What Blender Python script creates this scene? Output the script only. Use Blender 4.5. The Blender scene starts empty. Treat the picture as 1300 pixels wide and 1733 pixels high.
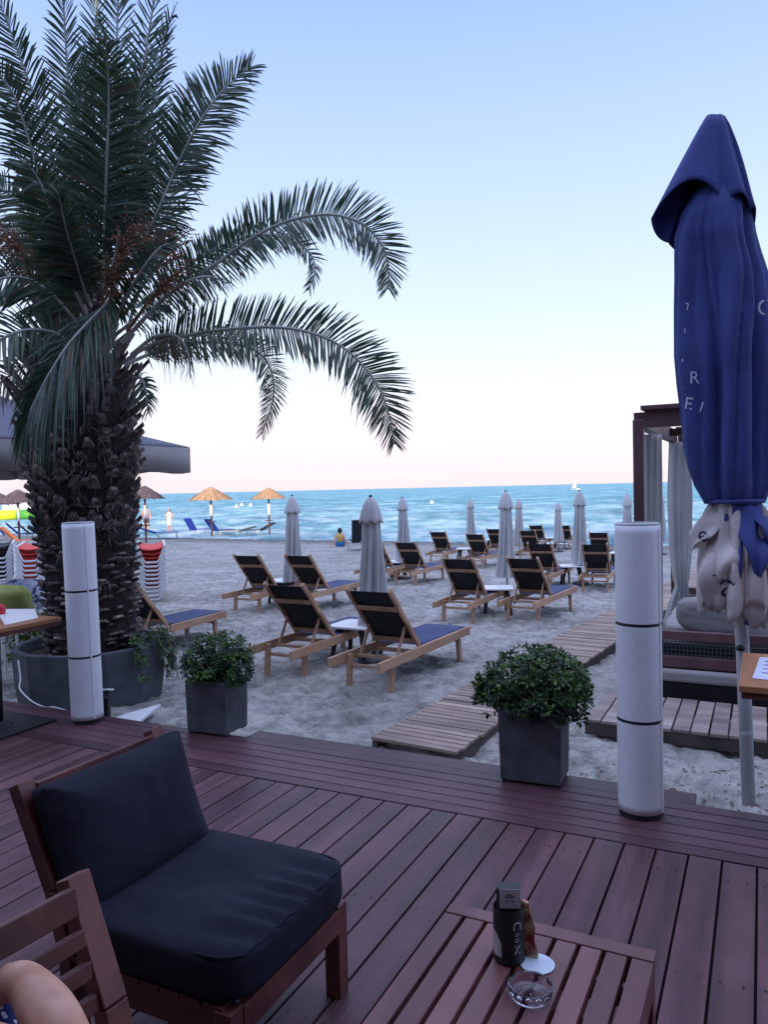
import bpy, bmesh, math, random
from math import sin, cos, pi, radians, sqrt, atan2
from mathutils import Vector, Matrix, noise, Euler
from mathutils.bvhtree import BVHTree

random.seed(7)
S = bpy.context.scene
COL = S.collection

# ------------------------------------------------------------------ camera
H = 1.62
CAMR = Euler((0, 0, 0)).to_matrix() @ Matrix.Rotation(radians(90 - 1.76), 3, 'X') @ Matrix.Rotation(radians(-1.32), 3, 'Z')
cd = bpy.data.cameras.new('camera'); cam = bpy.data.objects.new('camera', cd); COL.objects.link(cam)
cam.location = (0, 0, H); cam.rotation_euler = CAMR.to_euler()
cd.sensor_fit = 'VERTICAL'; cd.sensor_height = 24; cd.lens = 24 * 1300 / 1733
cd.clip_start = 0.05; cd.clip_end = 20000
S.camera = cam

# ------------------------------------------------------------------ light
SUN_EL, SUN_AZ = radians(11), radians(188)      # low sun behind the restaurant, behind the camera
w = bpy.data.worlds.new('World'); S.world = w; w.use_nodes = True
nt = w.node_tree; nt.nodes.clear()
wo = nt.nodes.new('ShaderNodeOutputWorld'); bg = nt.nodes.new('ShaderNodeBackground')
sky = nt.nodes.new('ShaderNodeTexSky'); sky.sky_type = 'NISHITA'; sky.sun_disc = False
sky.sun_elevation = SUN_EL; sky.sun_rotation = SUN_AZ; sky.altitude = 0
sky.air_density = 1.0; sky.dust_density = 0.6; sky.ozone_density = 2.0
tc = nt.nodes.new('ShaderNodeTexCoord'); sx = nt.nodes.new('ShaderNodeSeparateXYZ')
ramp = nt.nodes.new('ShaderNodeValToRGB'); mx = nt.nodes.new('ShaderNodeMix'); mx.data_type = 'RGBA'; mx.blend_type = 'MIX'
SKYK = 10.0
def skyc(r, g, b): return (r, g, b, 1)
els = [(0.0, (0.63, 0.52, 0.565)), (0.07, (0.64, 0.565, 0.625)), (0.16, (0.56, 0.615, 0.72)), (0.30, (0.43, 0.53, 0.745)), (0.55, (0.235, 0.35, 0.72)), (0.75, (0.56, 0.66, 1.05)), (1.0, (0.90, 0.98, 1.4))]  # top two stops, out of view, brightened beyond a real sky as added light
cr = ramp.color_ramp
cr.elements[0].position = els[0][0]; cr.elements[0].color = (*els[0][1], 1)
cr.elements[1].position = els[-1][0]; cr.elements[1].color = (*els[-1][1], 1)
for p_, c_ in els[1:-1]:
    e = cr.elements.new(p_); e.color = (*c_, 1)
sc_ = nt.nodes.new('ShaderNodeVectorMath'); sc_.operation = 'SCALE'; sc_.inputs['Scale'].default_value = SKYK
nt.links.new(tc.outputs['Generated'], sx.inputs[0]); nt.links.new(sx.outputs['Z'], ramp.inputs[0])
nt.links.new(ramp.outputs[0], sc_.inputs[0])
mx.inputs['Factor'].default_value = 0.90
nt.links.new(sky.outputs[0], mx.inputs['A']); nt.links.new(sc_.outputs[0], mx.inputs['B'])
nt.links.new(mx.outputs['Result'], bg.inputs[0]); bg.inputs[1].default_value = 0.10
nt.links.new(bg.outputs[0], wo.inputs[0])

sl = bpy.data.lights.new('sun', 'SUN'); so = bpy.data.objects.new('sun', sl); COL.objects.link(so)
sl.energy = 2.6; sl.angle = radians(0.6); sl.color = (1.0, 0.80, 0.58)
# direction towards the sun (azimuth measured as the sky texture does it: from +Y, clockwise)
sd = Vector((sin(SUN_AZ) * cos(SUN_EL), cos(SUN_AZ) * cos(SUN_EL), sin(SUN_EL)))
so.rotation_euler = (-sd).to_track_quat('-Z', 'Y').to_euler()
so.location = (0, -20, 20)

S.view_settings.view_transform = 'Standard'; S.view_settings.look = 'None'
S.view_settings.exposure = 0.82; S.view_settings.gamma = 1.0

# ------------------------------------------------------------------ placing helpers
def ray(px, py):
    return CAMR @ Vector(((px - 650) / 1300, -(py - 866.5) / 1300, -1))
def at_z(px, py, z):
    d = ray(px, py); t = (z - H) / d.z
    return Vector((d.x * t, d.y * t, z))
def at_y(px, py, y):
    d = ray(px, py); t = y / d.y
    return Vector((d.x * t, y, H + d.z * t))
SEA_Z = -0.80
def sand_base(x, y):
    u = y + 0.57 * x
    if u < 8: return -0.18
    return -0.18 - 0.0228 * (u - 8)
def at_sand(px, py, dz=0):
    z = -0.3
    for _ in range(12):
        p = at_z(px, py, z + dz); z = sand_base(p.x, p.y)
    return Vector((p.x, p.y, z))
ANG = radians(-26.3)
E1 = Vector((cos(ANG), sin(ANG), 0)); E2 = Vector((-sin(ANG), cos(ANG), 0))
def EP(a, b, z=0): return E1 * a + E2 * b + Vector((0, 0, z))
def toE(p): return p.dot(E1), p.dot(E2)

# ------------------------------------------------------------------ mesh builder
class MB:
    def __init__(s): s.v = []; s.f = []; s.m = []
    def add(s, vs, fs, mi=0, M=None):
        o = len(s.v)
        if M is not None: vs = [M @ Vector(v) for v in vs]
        s.v += [tuple(v) for v in vs]; s.f += [tuple(i + o for i in f) for f in fs]; s.m += [mi] * len(fs)
        return s
    def box(s, c, size, M=None, mi=0, R=None):
        hx, hy, hz = size[0] / 2, size[1] / 2, size[2] / 2
        vs = [Vector((x, y, z)) for x in (-hx, hx) for y in (-hy, hy) for z in (-hz, hz)]
        if R is not None: vs = [R @ v for v in vs]
        vs = [v + Vector(c) for v in vs]
        fs = [(0, 1, 3, 2), (4, 6, 7, 5), (0, 4, 5, 1), (2, 3, 7, 6), (0, 2, 6, 4), (1, 5, 7, 3)]
        return s.add(vs, fs, mi, M)
    def beam(s, a, b, w, h, up=Vector((0, 0, 1)), mi=0, M=None):
        a = Vector(a); b = Vector(b); t = (b - a); L = t.length; t = t / L
        sd_ = t.cross(up)
        if sd_.length < 1e-4: sd_ = t.cross(Vector((1, 0, 0)))
        sd_.normalize(); u = sd_.cross(t).normalized()
        vs = []
        for p in (a, b):
            for (i, j) in ((-1, -1), (1, -1), (1, 1), (-1, 1)):
                vs.append(p + sd_ * (i * w / 2) + u * (j * h / 2))
        fs = [(3, 2, 1, 0), (4, 5, 6, 7), (0, 1, 5, 4), (1, 2, 6, 5), (2, 3, 7, 6), (3, 0, 4, 7)]
        return s.add(vs, fs, mi, M)
    def tube(s, pts, rad, n=8, mi=0, cap=True, M=None):
        pts = [Vector(p) for p in pts]
        if not isinstance(rad, (list, tuple)): rad = [rad] * len(pts)
        vs = []; fs = []; prev = None
        for i, p in enumerate(pts):
            t = (pts[min(i + 1, len(pts) - 1)] - pts[max(i - 1, 0)]).normalized()
            if prev is None:
                a = t.orthogonal().normalized()
            else:
                a = (prev - t * prev.dot(t)); a = a.normalized() if a.length > 1e-5 else t.orthogonal().normalized()
            prev = a; b = t.cross(a)
            for k in range(n):
                an = 2 * pi * k / n
                vs.append(p + (a * cos(an) + b * sin(an)) * rad[i])
        for i in range(len(pts) - 1):
            for k in range(n):
                k2 = (k + 1) % n
                fs.append((i * n + k, i * n + k2, (i + 1) * n + k2, (i + 1) * n + k))
        if cap:
            fs.append(tuple(range(n - 1, -1, -1))); fs.append(tuple((len(pts) - 1) * n + k for k in range(n)))
        return s.add(vs, fs, mi, M)
    def lathe(s, prof, n=24, c=(0, 0, 0), mi=0, M=None, fn=None, cap0=True, cap1=True):
        vs = []; fs = []
        for (r, z) in prof:
            for k in range(n):
                an = 2 * pi * k / n; rr = r if fn is None else fn(r, z, an)
                vs.append(Vector((c[0] + rr * cos(an), c[1] + rr * sin(an), c[2] + z)))
        for i in range(len(prof) - 1):
            for k in range(n):
                k2 = (k + 1) % n
                fs.append((i * n + k, i * n + k2, (i + 1) * n + k2, (i + 1) * n + k))
        if cap0: fs.append(tuple(range(n - 1, -1, -1)))
        if cap1: fs.append(tuple((len(prof) - 1) * n + k for k in range(n)))
        return s.add(vs, fs, mi, M)

def wmat(o):
    M = o.matrix_basis.copy()
    while o.parent is not None:
        o = o.parent; M = o.matrix_basis @ M
    return M
def empty(name, label, cat, loc=(0, 0, 0), rz=0, group=None):
    o = bpy.data.objects.new(name, None); COL.objects.link(o)
    o.empty_display_size = 0.1
    o.location = loc; o.rotation_euler = (0, 0, rz); tag(o, label, cat, group)
    o.matrix_basis = Matrix.Translation(Vector(loc)) @ Matrix.Rotation(rz, 4, 'Z')
    return o
def tag(o, label=None, cat=None, group=None, kind=None):
    if label: o['label'] = label
    if cat: o['category'] = cat
    if group: o['group'] = group
    if kind: o['kind'] = kind
    return o
def build(name, mb, mats, parent=None, world=False, smooth=False, bevel=0, origin=None, solid=0, sub=0, auto=None):
    me = bpy.data.meshes.new(name)
    vs = mb.v
    if parent is not None and world:
        iv = wmat(parent).inverted(); vs = [tuple(iv @ Vector(v)) for v in vs]
    if origin is not None:
        vs = [tuple(Vector(v) - Vector(origin)) for v in vs]
    me.from_pydata(vs, [], mb.f)
    if not isinstance(mats, (list, tuple)): mats = [mats]
    for m in mats: me.materials.append(m)
    me.polygons.foreach_set('material_index', mb.m)
    if smooth: me.polygons.foreach_set('use_smooth', [True] * len(me.polygons))
    me.update()
    if auto:
        me.polygons.foreach_set('use_smooth', [True] * len(me.polygons))
        me.set_sharp_from_angle(angle=radians(auto))
    o = bpy.data.objects.new(name, me); COL.objects.link(o)
    if parent is not None: o.parent = parent
    if origin is not None: o.location = origin
    if solid:
        md = o.modifiers.new('solid', 'SOLIDIFY'); md.thickness = solid; md.offset = 0
    if bevel:
        md = o.modifiers.new('bevel', 'BEVEL'); md.width = bevel; md.segments = 2; md.limit_method = 'ANGLE'; md.angle_limit = radians(40)
    if sub:
        md = o.modifiers.new('sub', 'SUBSURF'); md.levels = sub; md.render_levels = sub
    return o
def copy_tree(o, parent=None, label=None):
    c = o.copy(); COL.objects.link(c); c.parent = parent
    if label: c['label'] = label
    for ch in list(o.children): copy_tree(ch, c)
    return c
def place(c, loc, rz):
    c.location = loc; c.rotation_euler = (0, 0, rz); return c

# ------------------------------------------------------------------ materials
def newmat(name):
    m = bpy.data.materials.new(name); m.use_nodes = True
    return m, m.node_tree, m.node_tree.nodes['Principled BSDF']
def mat(name, c1, c2=None, scale=8, stretch=(1, 1, 1), rough=0.6, bump=0.0, bscale=None, detail=6, island=0.0, metal=0, spec=0.5,
        coord='Object', trans=0.0, sheen=0, lo=0.35, hi=0.65, rough2=None, stain=0):
    m, t, b = newmat(name); N = t.nodes; L = t.links
    b.inputs['Roughness'].default_value = rough; b.inputs['Metallic'].default_value = metal
    b.inputs['Specular IOR Level'].default_value = spec
    if sheen: b.inputs['Sheen Weight'].default_value = sheen
    if c2 is None: c2 = tuple(min(1, x * 1.25) for x in c1)
    co = N.new('ShaderNodeTexCoord'); mp = N.new('ShaderNodeMapping'); mp.inputs['Scale'].default_value = stretch
    nz = N.new('ShaderNodeTexNoise'); nz.inputs['Scale'].default_value = scale; nz.inputs['Detail'].default_value = detail
    L.new(co.outputs[coord], mp.inputs[0]); L.new(mp.outputs[0], nz.inputs['Vector'])
    rp = N.new('ShaderNodeValToRGB'); rp.color_ramp.elements[0].position = lo; rp.color_ramp.elements[1].position = hi
    rp.color_ramp.elements[0].color = (*c1, 1); rp.color_ramp.elements[1].color = (*c2, 1)
    L.new(nz.outputs['Fac'], rp.inputs[0]); out = rp.outputs[0]
    if island:
        g = N.new('ShaderNodeNewGeometry'); mr = N.new('ShaderNodeMapRange')
        mr.inputs['To Min'].default_value = 1 - island; mr.inputs['To Max'].default_value = 1 + island
        hs = N.new('ShaderNodeHueSaturation'); L.new(g.outputs['Random Per Island'], mr.inputs[0])
        L.new(mr.outputs[0], hs.inputs['Value']); L.new(out, hs.inputs['Color']); out = hs.outputs[0]
        # shift the texture between islands so that boards do not share one grain
        ad = N.new('ShaderNodeVectorMath'); ad.operation = 'ADD'; sc = N.new('ShaderNodeMath'); sc.operation = 'MULTIPLY'; sc.inputs[1].default_value = 37
        cb = N.new('ShaderNodeCombineXYZ'); L.new(g.outputs['Random Per Island'], sc.inputs[0])
        for i in range(3): L.new(sc.outputs[0], cb.inputs[i])
        L.new(mp.outputs[0], ad.inputs[0]); L.new(cb.outputs[0], ad.inputs[1]); L.new(ad.outputs[0], nz.inputs['Vector'])
    if stain:
        n4 = N.new('ShaderNodeTexNoise'); n4.inputs['Scale'].default_value = 1.7; n4.inputs['Detail'].default_value = 9; n4.inputs['Roughness'].default_value = 0.7
        L.new(co.outputs[coord], n4.inputs['Vector']); m4 = N.new('ShaderNodeMapRange'); m4.inputs['From Min'].default_value = 0.35; m4.inputs['From Max'].default_value = 0.65
        m4.inputs['To Min'].default_value = 1 - stain; m4.inputs['To Max'].default_value = 1 + stain; v4 = N.new('ShaderNodeVectorMath'); v4.operation = 'SCALE'
        L.new(n4.outputs['Fac'], m4.inputs[0]); L.new(out, v4.inputs[0]); L.new(m4.outputs[0], v4.inputs['Scale']); out = v4.outputs[0]
    L.new(out, b.inputs['Base Color'])
    if bump:
        n2 = N.new('ShaderNodeTexNoise'); n2.inputs['Scale'].default_value = bscale or scale * 3; n2.inputs['Detail'].default_value = 5
        L.new(mp.outputs[0], n2.inputs['Vector'])
        bp = N.new('ShaderNodeBump'); bp.inputs['Strength'].default_value = bump; bp.inputs['Distance'].default_value = 0.01
        L.new(n2.outputs['Fac'], bp.inputs['Height']); L.new(bp.outputs[0], b.inputs['Normal'])
        if rough2 is not None:
            r2 = N.new('ShaderNodeMapRange'); r2.inputs['To Min'].default_value = rough; r2.inputs['To Max'].default_value = rough2
            L.new(nz.outputs['Fac'], r2.inputs[0]); L.new(r2.outputs[0], b.inputs['Roughness'])
    if trans:
        b.inputs['Transmission Weight'].default_value = trans
    return m
def leafmat(name, c1, c2, trans=(0.1, 0.25, 0.03), tw=0.25, rough=0.45, scale=3):
    m = mat(name, c1, c2, scale=scale, rough=rough, island=0.45)
    t = m.node_tree; b = t.nodes['Principled BSDF']; o = t.nodes['Material Output']
    tr = t.nodes.new('ShaderNodeBsdfTranslucent'); tr.inputs[0].default_value = (*trans, 1)
    mxs = t.nodes.new('ShaderNodeMixShader'); mxs.inputs[0].default_value = tw
    t.links.new(b.outputs[0], mxs.inputs[1]); t.links.new(tr.outputs[0], mxs.inputs[2]); t.links.new(mxs.outputs[0], o.inputs['Surface'])
    return m

M_deck = mat('deck_wood', (0.056, 0.021, 0.028), (0.136, 0.059, 0.073), scale=9, stretch=(1, 0.06, 1), rough=0.36, rough2=0.62, bump=0.35, bscale=60, island=0.24, stain=0.28, detail=8)
M_deck2 = mat('deck_border_wood', (0.046, 0.016, 0.023), (0.100, 0.042, 0.056), scale=5, stretch=(0.08, 1, 1), rough=0.40, rough2=0.6, bump=0.25, bscale=60, island=0.22, stain=0.28, detail=8)
M_under = mat('dark_underside', (0.012, 0.01, 0.012), rough=0.9)
M_walk = mat('grey_boardwalk_wood', (0.21, 0.155, 0.125), (0.42, 0.32, 0.26), scale=7, stretch=(0.15, 1, 1), rough=0.8, bump=0.3, island=0.3, stain=.2)
M_walk2 = mat('grey_boardwalk_wood_cross', (0.21, 0.165, 0.15), (0.42, 0.34, 0.31), scale=7, stretch=(1, 0.15, 1), rough=0.8, bump=0.3, island=0.3, stain=.2)
M_walkd = mat('boardwalk_edge', (0.05, 0.04, 0.04), (0.10, 0.08, 0.075), scale=6, rough=0.85)
M_teak = mat('teak', (0.36, 0.20, 0.12), (0.52, 0.32, 0.20), scale=9, stretch=(1, 0.2, 1), rough=0.55, bump=0.1, island=0.12)
M_sling = mat('black_mesh_sling', (0.010, 0.011, 0.016), (0.016, 0.017, 0.024), scale=60, rough=0.85)
M_navy = mat('navy_mesh_sling', (0.035, 0.05, 0.13), (0.05, 0.07, 0.17), scale=40, rough=0.8)
M_canvas = mat('white_canvas', (0.50, 0.50, 0.50), (0.60, 0.60, 0.59), scale=5, stretch=(1, 1, 0.3), rough=0.9, bump=0.15)
M_wplastic = mat('white_plastic', (0.70, 0.71, 0.74), (0.78, 0.79, 0.8), scale=4, rough=0.4)
M_paper = mat('white_lamp_tube', (0.72, 0.74, 0.80), (0.80, 0.82, 0.87), scale=1.2, stretch=(1, 1, 0.6), rough=0.5, bump=0.06, stain=.06)
M_black = mat('black_metal', (0.012, 0.012, 0.016), rough=0.5)
M_dgrey = mat('dark_grey_metal', (0.05, 0.05, 0.06), rough=0.5)
M_planter = mat('dark_grey_fibrestone', (0.045, 0.05, 0.062), (0.085, 0.092, 0.112), scale=7, rough=0.7, bump=0.2, detail=9)
M_planter2 = mat('grey_concrete_bowl', (0.055, 0.062, 0.076), (0.10, 0.110, 0.130), scale=5, rough=0.75, bump=0.25, detail=9)
M_soil = mat('soil', (0.03, 0.022, 0.018), (0.07, 0.05, 0.04), scale=20, rough=1, bump=0.6)
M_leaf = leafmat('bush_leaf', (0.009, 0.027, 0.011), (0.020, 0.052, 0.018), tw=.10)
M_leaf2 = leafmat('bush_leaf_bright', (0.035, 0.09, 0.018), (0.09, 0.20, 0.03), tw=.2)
M_leafy = leafmat('yellow_green_leaf', (0.10, 0.12, 0.02), (0.26, 0.26, 0.04))
M_palm = leafmat('palm_leaf', (0.026, 0.056, 0.040), (0.085, 0.130, 0.085), trans=(0.09, 0.16, 0.07), tw=0.18, rough=0.33)
M_palmr = mat('palm_rachis', (0.30, 0.31, 0.27), (0.50, 0.50, 0.46), scale=6, rough=0.4)
M_palmold = leafmat('dry_palm_leaf', (0.10, 0.06, 0.04), (0.20, 0.12, 0.08), trans=(0.15, 0.08, 0.03), tw=0.2, rough=0.7)
M_stalk = mat('orange_fruit_stalk', (0.13, 0.055, 0.03), (0.34, 0.17, 0.10), scale=10, rough=0.7, island=0.3)
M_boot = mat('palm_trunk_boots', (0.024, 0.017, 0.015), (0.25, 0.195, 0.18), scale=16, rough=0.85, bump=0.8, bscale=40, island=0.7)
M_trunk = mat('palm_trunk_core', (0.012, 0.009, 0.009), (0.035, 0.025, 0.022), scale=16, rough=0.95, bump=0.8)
M_blue = mat('navy_canvas', (0.030, 0.046, 0.190), (0.046, 0.066, 0.250), scale=3, rough=0.8, bump=0.15, stain=.2)
M_cream = mat('cream_canvas', (0.38, 0.33, 0.32), (0.60, 0.54, 0.53), scale=4, rough=0.85, bump=0.15, stain=.2)
M_print = mat('black_print', (0.02, 0.02, 0.05), rough=0.8)
M_wprint = mat('pale_print', (0.50, 0.50, 0.66), rough=0.8)
M_thatch = mat('straw_thatch', (0.36, 0.20, 0.10), (0.62, 0.40, 0.22), scale=14, stretch=(1, 1, 0.25), rough=0.95, bump=0.6, island=0.2)
M_thatchd = mat('dark_thatch', (0.09, 0.065, 0.07), (0.18, 0.13, 0.13), scale=14, stretch=(1, 1, 0.25), rough=0.95, bump=0.6, island=0.2)
M_cush = mat('charcoal_cushion', (0.012, 0.013, 0.026), (0.020, 0.021, 0.038), scale=7, rough=0.9, bump=0.35, bscale=300, spec=0.25)
M_red = mat('mahogany_wood', (0.080, 0.022, 0.022), (0.175, 0.056, 0.050), scale=6, stretch=(0.12, 1, 1), rough=0.42, bump=0.15, island=0.2, stain=.22, detail=8)
M_redy = mat('mahogany_wood_long', (0.115, 0.040, 0.042), (0.21, 0.085, 0.085), scale=6, stretch=(1, 0.12, 1), rough=0.42, bump=0.15, island=0.22, detail=8, stain=.2)
M_orange = mat('orange_table_wood', (0.30, 0.12, 0.05), (0.42, 0.19, 0.09), scale=6, stretch=(1, 0.15, 1), rough=0.4)
M_post = mat('dark_pergola_wood', (0.09, 0.042, 0.045), (0.15, 0.075, 0.08), scale=6, stretch=(1, 1, 0.15), rough=0.5)
M_curt = mat('white_curtain', (0.55, 0.56, 0.58), (0.66, 0.67, 0.68), scale=3, rough=0.95)
_t = M_curt.node_tree; _tr = _t.nodes.new('ShaderNodeBsdfTranslucent'); _tr.inputs[0].default_value = (.85, .84, .82, 1); _mx = _t.nodes.new('ShaderNodeMixShader'); _mx.inputs[0].default_value = .45
_t.links.new(_t.nodes['Principled BSDF'].outputs[0], _mx.inputs[1]); _t.links.new(_tr.outputs[0], _mx.inputs[2]); _t.links.new(_mx.outputs[0], _t.nodes['Material Output'].inputs['Surface'])
M_poleg = mat('grey_white_pole', (0.42, 0.45, 0.47), (0.55, 0.57, 0.6), scale=5, rough=0.45, stretch=(1, 1, 0.2))
M_bluebed = mat('royal_blue_sling', (0.012, 0.035, 0.30), rough=0.7)
M_orbed = mat('orange_sling', (0.75, 0.20, 0.04), rough=0.7)
M_redsl = mat('red_sling', (0.62, 0.05, 0.035), rough=0.7)
M_greyp = mat('grey_parasol_cloth', (0.27, 0.25, 0.25), (0.34, 0.32, 0.32), scale=2, rough=0.9)
M_greyp2 = mat('blue_grey_parasol_cloth', (0.10, 0.105, 0.15), (0.13, 0.135, 0.18), scale=2, rough=0.9)
M_skin = mat('skin', (0.56, 0.26, 0.17), (0.74, 0.43, 0.33), scale=16, rough=0.5, bump=0.08, bscale=120)
M_skin.node_tree.nodes['Principled BSDF'].inputs['Subsurface Weight'].default_value = 0.08
M_hair = mat('dark_hair', (0.012, 0.009, 0.008), rough=0.5)
M_hairl = mat('blonde_hair', (0.35, 0.26, 0.16), rough=0.5)
M_white = mat('white_cloth', (0.75, 0.75, 0.75), rough=0.9)
M_green = mat('green_plastic', (0.08, 0.35, 0.04), rough=0.4)
M_yellow = mat('yellow_plastic', (0.70, 0.75, 0.03), rough=0.4)
M_teal = mat('teal_shorts', (0.02, 0.16, 0.40), rough=0.8)
M_ytop = mat('yellow_shirt', (0.62, 0.52, 0.12), (0.75, 0.40, 0.16), scale=8, stretch=(0.1, 0.1, 6), rough=0.8)
M_wall = mat('restaurant_wall', (0.13, 0.10, 0.10), (0.19, 0.155, 0.15), scale=3, rough=0.9)
M_winglass = mat('dark_window_glass', (0.02, 0.02, 0.03), rough=0.1)
M_menu = mat('menu_paper', (0.55, 0.57, 0.72), (0.68, 0.69, 0.8), scale=25, rough=0.6)
M_grey = mat('grey_label', (0.46, 0.45, 0.47), (0.58, 0.57, 0.59), scale=30, rough=0.6)
M_packet = mat('red_brown_packet', (0.30, 0.02, 0.02), (0.62, 0.42, 0.22), scale=26, rough=0.35, lo=0.4, hi=0.6)
M_coaster = mat('pale_blue_coaster', (0.55, 0.66, 0.80), (0.66, 0.76, 0.88), scale=20, rough=0.7)
M_redth = mat('red_plastic', (0.5, 0.02, 0.04), rough=0.4)

def sandmat():
    m, t, b = newmat('sand'); N = t.nodes; L = t.links
    b.inputs['Roughness'].default_value = 0.95; b.inputs['Specular IOR Level'].default_value = 0.15
    co = N.new('ShaderNodeTexCoord')
    n1 = N.new('ShaderNodeTexNoise'); n1.inputs['Scale'].default_value = 0.9; n1.inputs['Detail'].default_value = 9; n1.inputs['Roughness'].default_value = 0.65
    n2 = N.new('ShaderNodeTexNoise'); n2.inputs['Scale'].default_value = 6.5; n2.inputs['Detail'].default_value = 12; n2.inputs['Roughness'].default_value = 0.75
    L.new(co.outputs['Object'], n1.inputs[0]); L.new(co.outputs['Object'], n2.inputs[0])
    r1 = N.new('ShaderNodeValToRGB'); r1.color_ramp.elements[0].position = 0.3; r1.color_ramp.elements[1].position = 0.72
    r1.color_ramp.elements[0].color = (0.33, 0.32, 0.295, 1); r1.color_ramp.elements[1].color = (0.60, 0.58, 0.54, 1)
    r2 = N.new('ShaderNodeValToRGB'); r2.color_ramp.elements[0].position = 0.34; r2.color_ramp.elements[1].position = 0.6
    r2.color_ramp.elements[0].color = (0.45, 0.45, 0.46, 1); r2.color_ramp.elements[1].color = (1.08, 1.08, 1.08, 1)  # wet and dry mottling; its contrast also stands in for weak relief shading
    mm = N.new('ShaderNodeMix'); mm.data_type = 'RGBA'; mm.blend_type = 'MULTIPLY'; mm.inputs['Factor'].default_value = 1
    L.new(n1.outputs['Fac'], r1.inputs[0]); L.new(n2.outputs['Fac'], r2.inputs[0]); L.new(r1.outputs[0], mm.inputs['A']); L.new(r2.outputs[0], mm.inputs['B'])
    # wet band near the waterline (world z of the sloping beach)
    g = N.new('ShaderNodeNewGeometry'); s = N.new('ShaderNodeSeparateXYZ'); L.new(g.outputs['Position'], s.inputs[0])
    mr = N.new('ShaderNodeMapRange'); mr.inputs['From Min'].default_value = -0.80; mr.inputs['From Max'].default_value = -0.68; mr.inputs['To Min'].default_value = 0.38; mr.inputs['To Max'].default_value = 1
    L.new(s.outputs['Z'], mr.inputs[0])
    vm = N.new('ShaderNodeVectorMath'); vm.operation = 'SCALE'; L.new(mm.outputs['Result'], vm.inputs[0]); L.new(mr.outputs[0], vm.inputs['Scale'])
    L.new(vm.outputs[0], b.inputs['Base Color'])
    n3 = N.new('ShaderNodeTexNoise'); n3.inputs['Scale'].default_value = 5; n3.inputs['Detail'].default_value = 8; n3.inputs['Roughness'].default_value = 0.6
    L.new(co.outputs['Object'], n3.inputs[0])
    bp = N.new('ShaderNodeBump'); bp.inputs['Strength'].default_value = 1.0; bp.inputs['Distance'].default_value = 0.12
    L.new(n3.outputs['Fac'], bp.inputs['Height']); L.new(bp.outputs[0], b.inputs['Normal'])
    return m
M_sand = sandmat()

def watermat():
    m, t, b = newmat('sea_water'); N = t.nodes; L = t.links
    b.inputs['Roughness'].default_value = 0.35; b.inputs['Specular IOR Level'].default_value = 0.10; b.inputs['IOR'].default_value = 1.33
    co = N.new('ShaderNodeTexCoord'); mp = N.new('ShaderNodeMapping'); mp.inputs['Scale'].default_value = (0.9, 0.6, 1); mp.inputs['Rotation'].default_value = (0, 0, radians(28))
    L.new(co.outputs['Object'], mp.inputs[0])
    n1 = N.new('ShaderNodeTexNoise'); n1.inputs['Scale'].default_value = 0.13; n1.inputs['Detail'].default_value = 12; n1.inputs['Roughness'].default_value = 0.85
    n2 = N.new('ShaderNodeTexNoise'); n2.inputs['Scale'].default_value = 1.1; n2.inputs['Detail'].default_value = 8; n2.inputs['Roughness'].default_value = 0.7
    L.new(mp.outputs[0], n1.inputs[0]); L.new(mp.outputs[0], n2.inputs[0])
    r1 = N.new('ShaderNodeValToRGB'); e = r1.color_ramp.elements
    e[0].position = 0.42; e[0].color = (0.015, 0.17, 0.24, 1); e[1].position = 0.62; e[1].color = (0.62, 0.86, 0.88, 1)  # pale stop paints glints of light into the water colour
    x = e.new(0.52); x.color = (0.08, 0.40, 0.47, 1)
    L.new(n1.outputs['Fac'], r1.inputs[0])
    # foam / shallow bands, with white glints painted into the colour: measured from the shoreline u = y + .57x = 35.2
    s = N.new('ShaderNodeSeparateXYZ'); g = N.new('ShaderNodeNewGeometry'); L.new(g.outputs['Position'], s.inputs[0])
    ml = N.new('ShaderNodeMath'); ml.operation = 'MULTIPLY_ADD'; ml.inputs[1].default_value = 0.57
    L.new(s.outputs['X'], ml.inputs[0]); L.new(s.outputs['Y'], ml.inputs[2])
    mr = N.new('ShaderNodeMapRange'); mr.inputs['From Min'].default_value = 35; mr.inputs['From Max'].default_value = 140; mr.inputs['To Min'].default_value = 0.8; mr.inputs['To Max'].default_value = 0.05
    L.new(ml.outputs[0], mr.inputs[0])
    n3 = N.new('ShaderNodeTexNoise'); n3.inputs['Scale'].default_value = 0.5; n3.inputs['Detail'].default_value = 9; n3.inputs['Roughness'].default_value = 0.75
    L.new(mp.outputs[0], n3.inputs[0])
    r3 = N.new('ShaderNodeValToRGB'); r3.color_ramp.elements[0].position = 0.44; r3.color_ramp.elements[1].position = 0.60
    L.new(n3.outputs['Fac'], r3.inputs[0])
    m2 = N.new('ShaderNodeMath'); m2.operation = 'MULTIPLY'; L.new(r3.outputs[0], m2.inputs[0]); L.new(mr.outputs[0], m2.inputs[1])
    mm = N.new('ShaderNodeMix'); mm.data_type = 'RGBA'; mm.inputs['B'].default_value = (0.80, 0.92, 0.92, 1)
    L.new(m2.outputs[0], mm.inputs['Factor']); L.new(r1.outputs[0], mm.inputs['A']); L.new(mm.outputs['Result'], b.inputs['Base Color'])
    bp = N.new('ShaderNodeBump'); bp.inputs['Strength'].default_value = 1.0; bp.inputs['Distance'].default_value = 0.45
    L.new(n2.outputs['Fac'], bp.inputs['Height']); L.new(bp.outputs[0], b.inputs['Normal'])
    return m
M_sea = watermat()

def glassmat():
    m, t, b = newmat('clear_glass'); b.inputs['Transmission Weight'].default_value = 1; b.inputs['Roughness'].default_value = 0.03
    b.inputs['IOR'].default_value = 1.45; b.inputs['Base Color'].default_value = (0.86, 0.88, 1, 1)
    return m
M_glass = glassmat()

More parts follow.
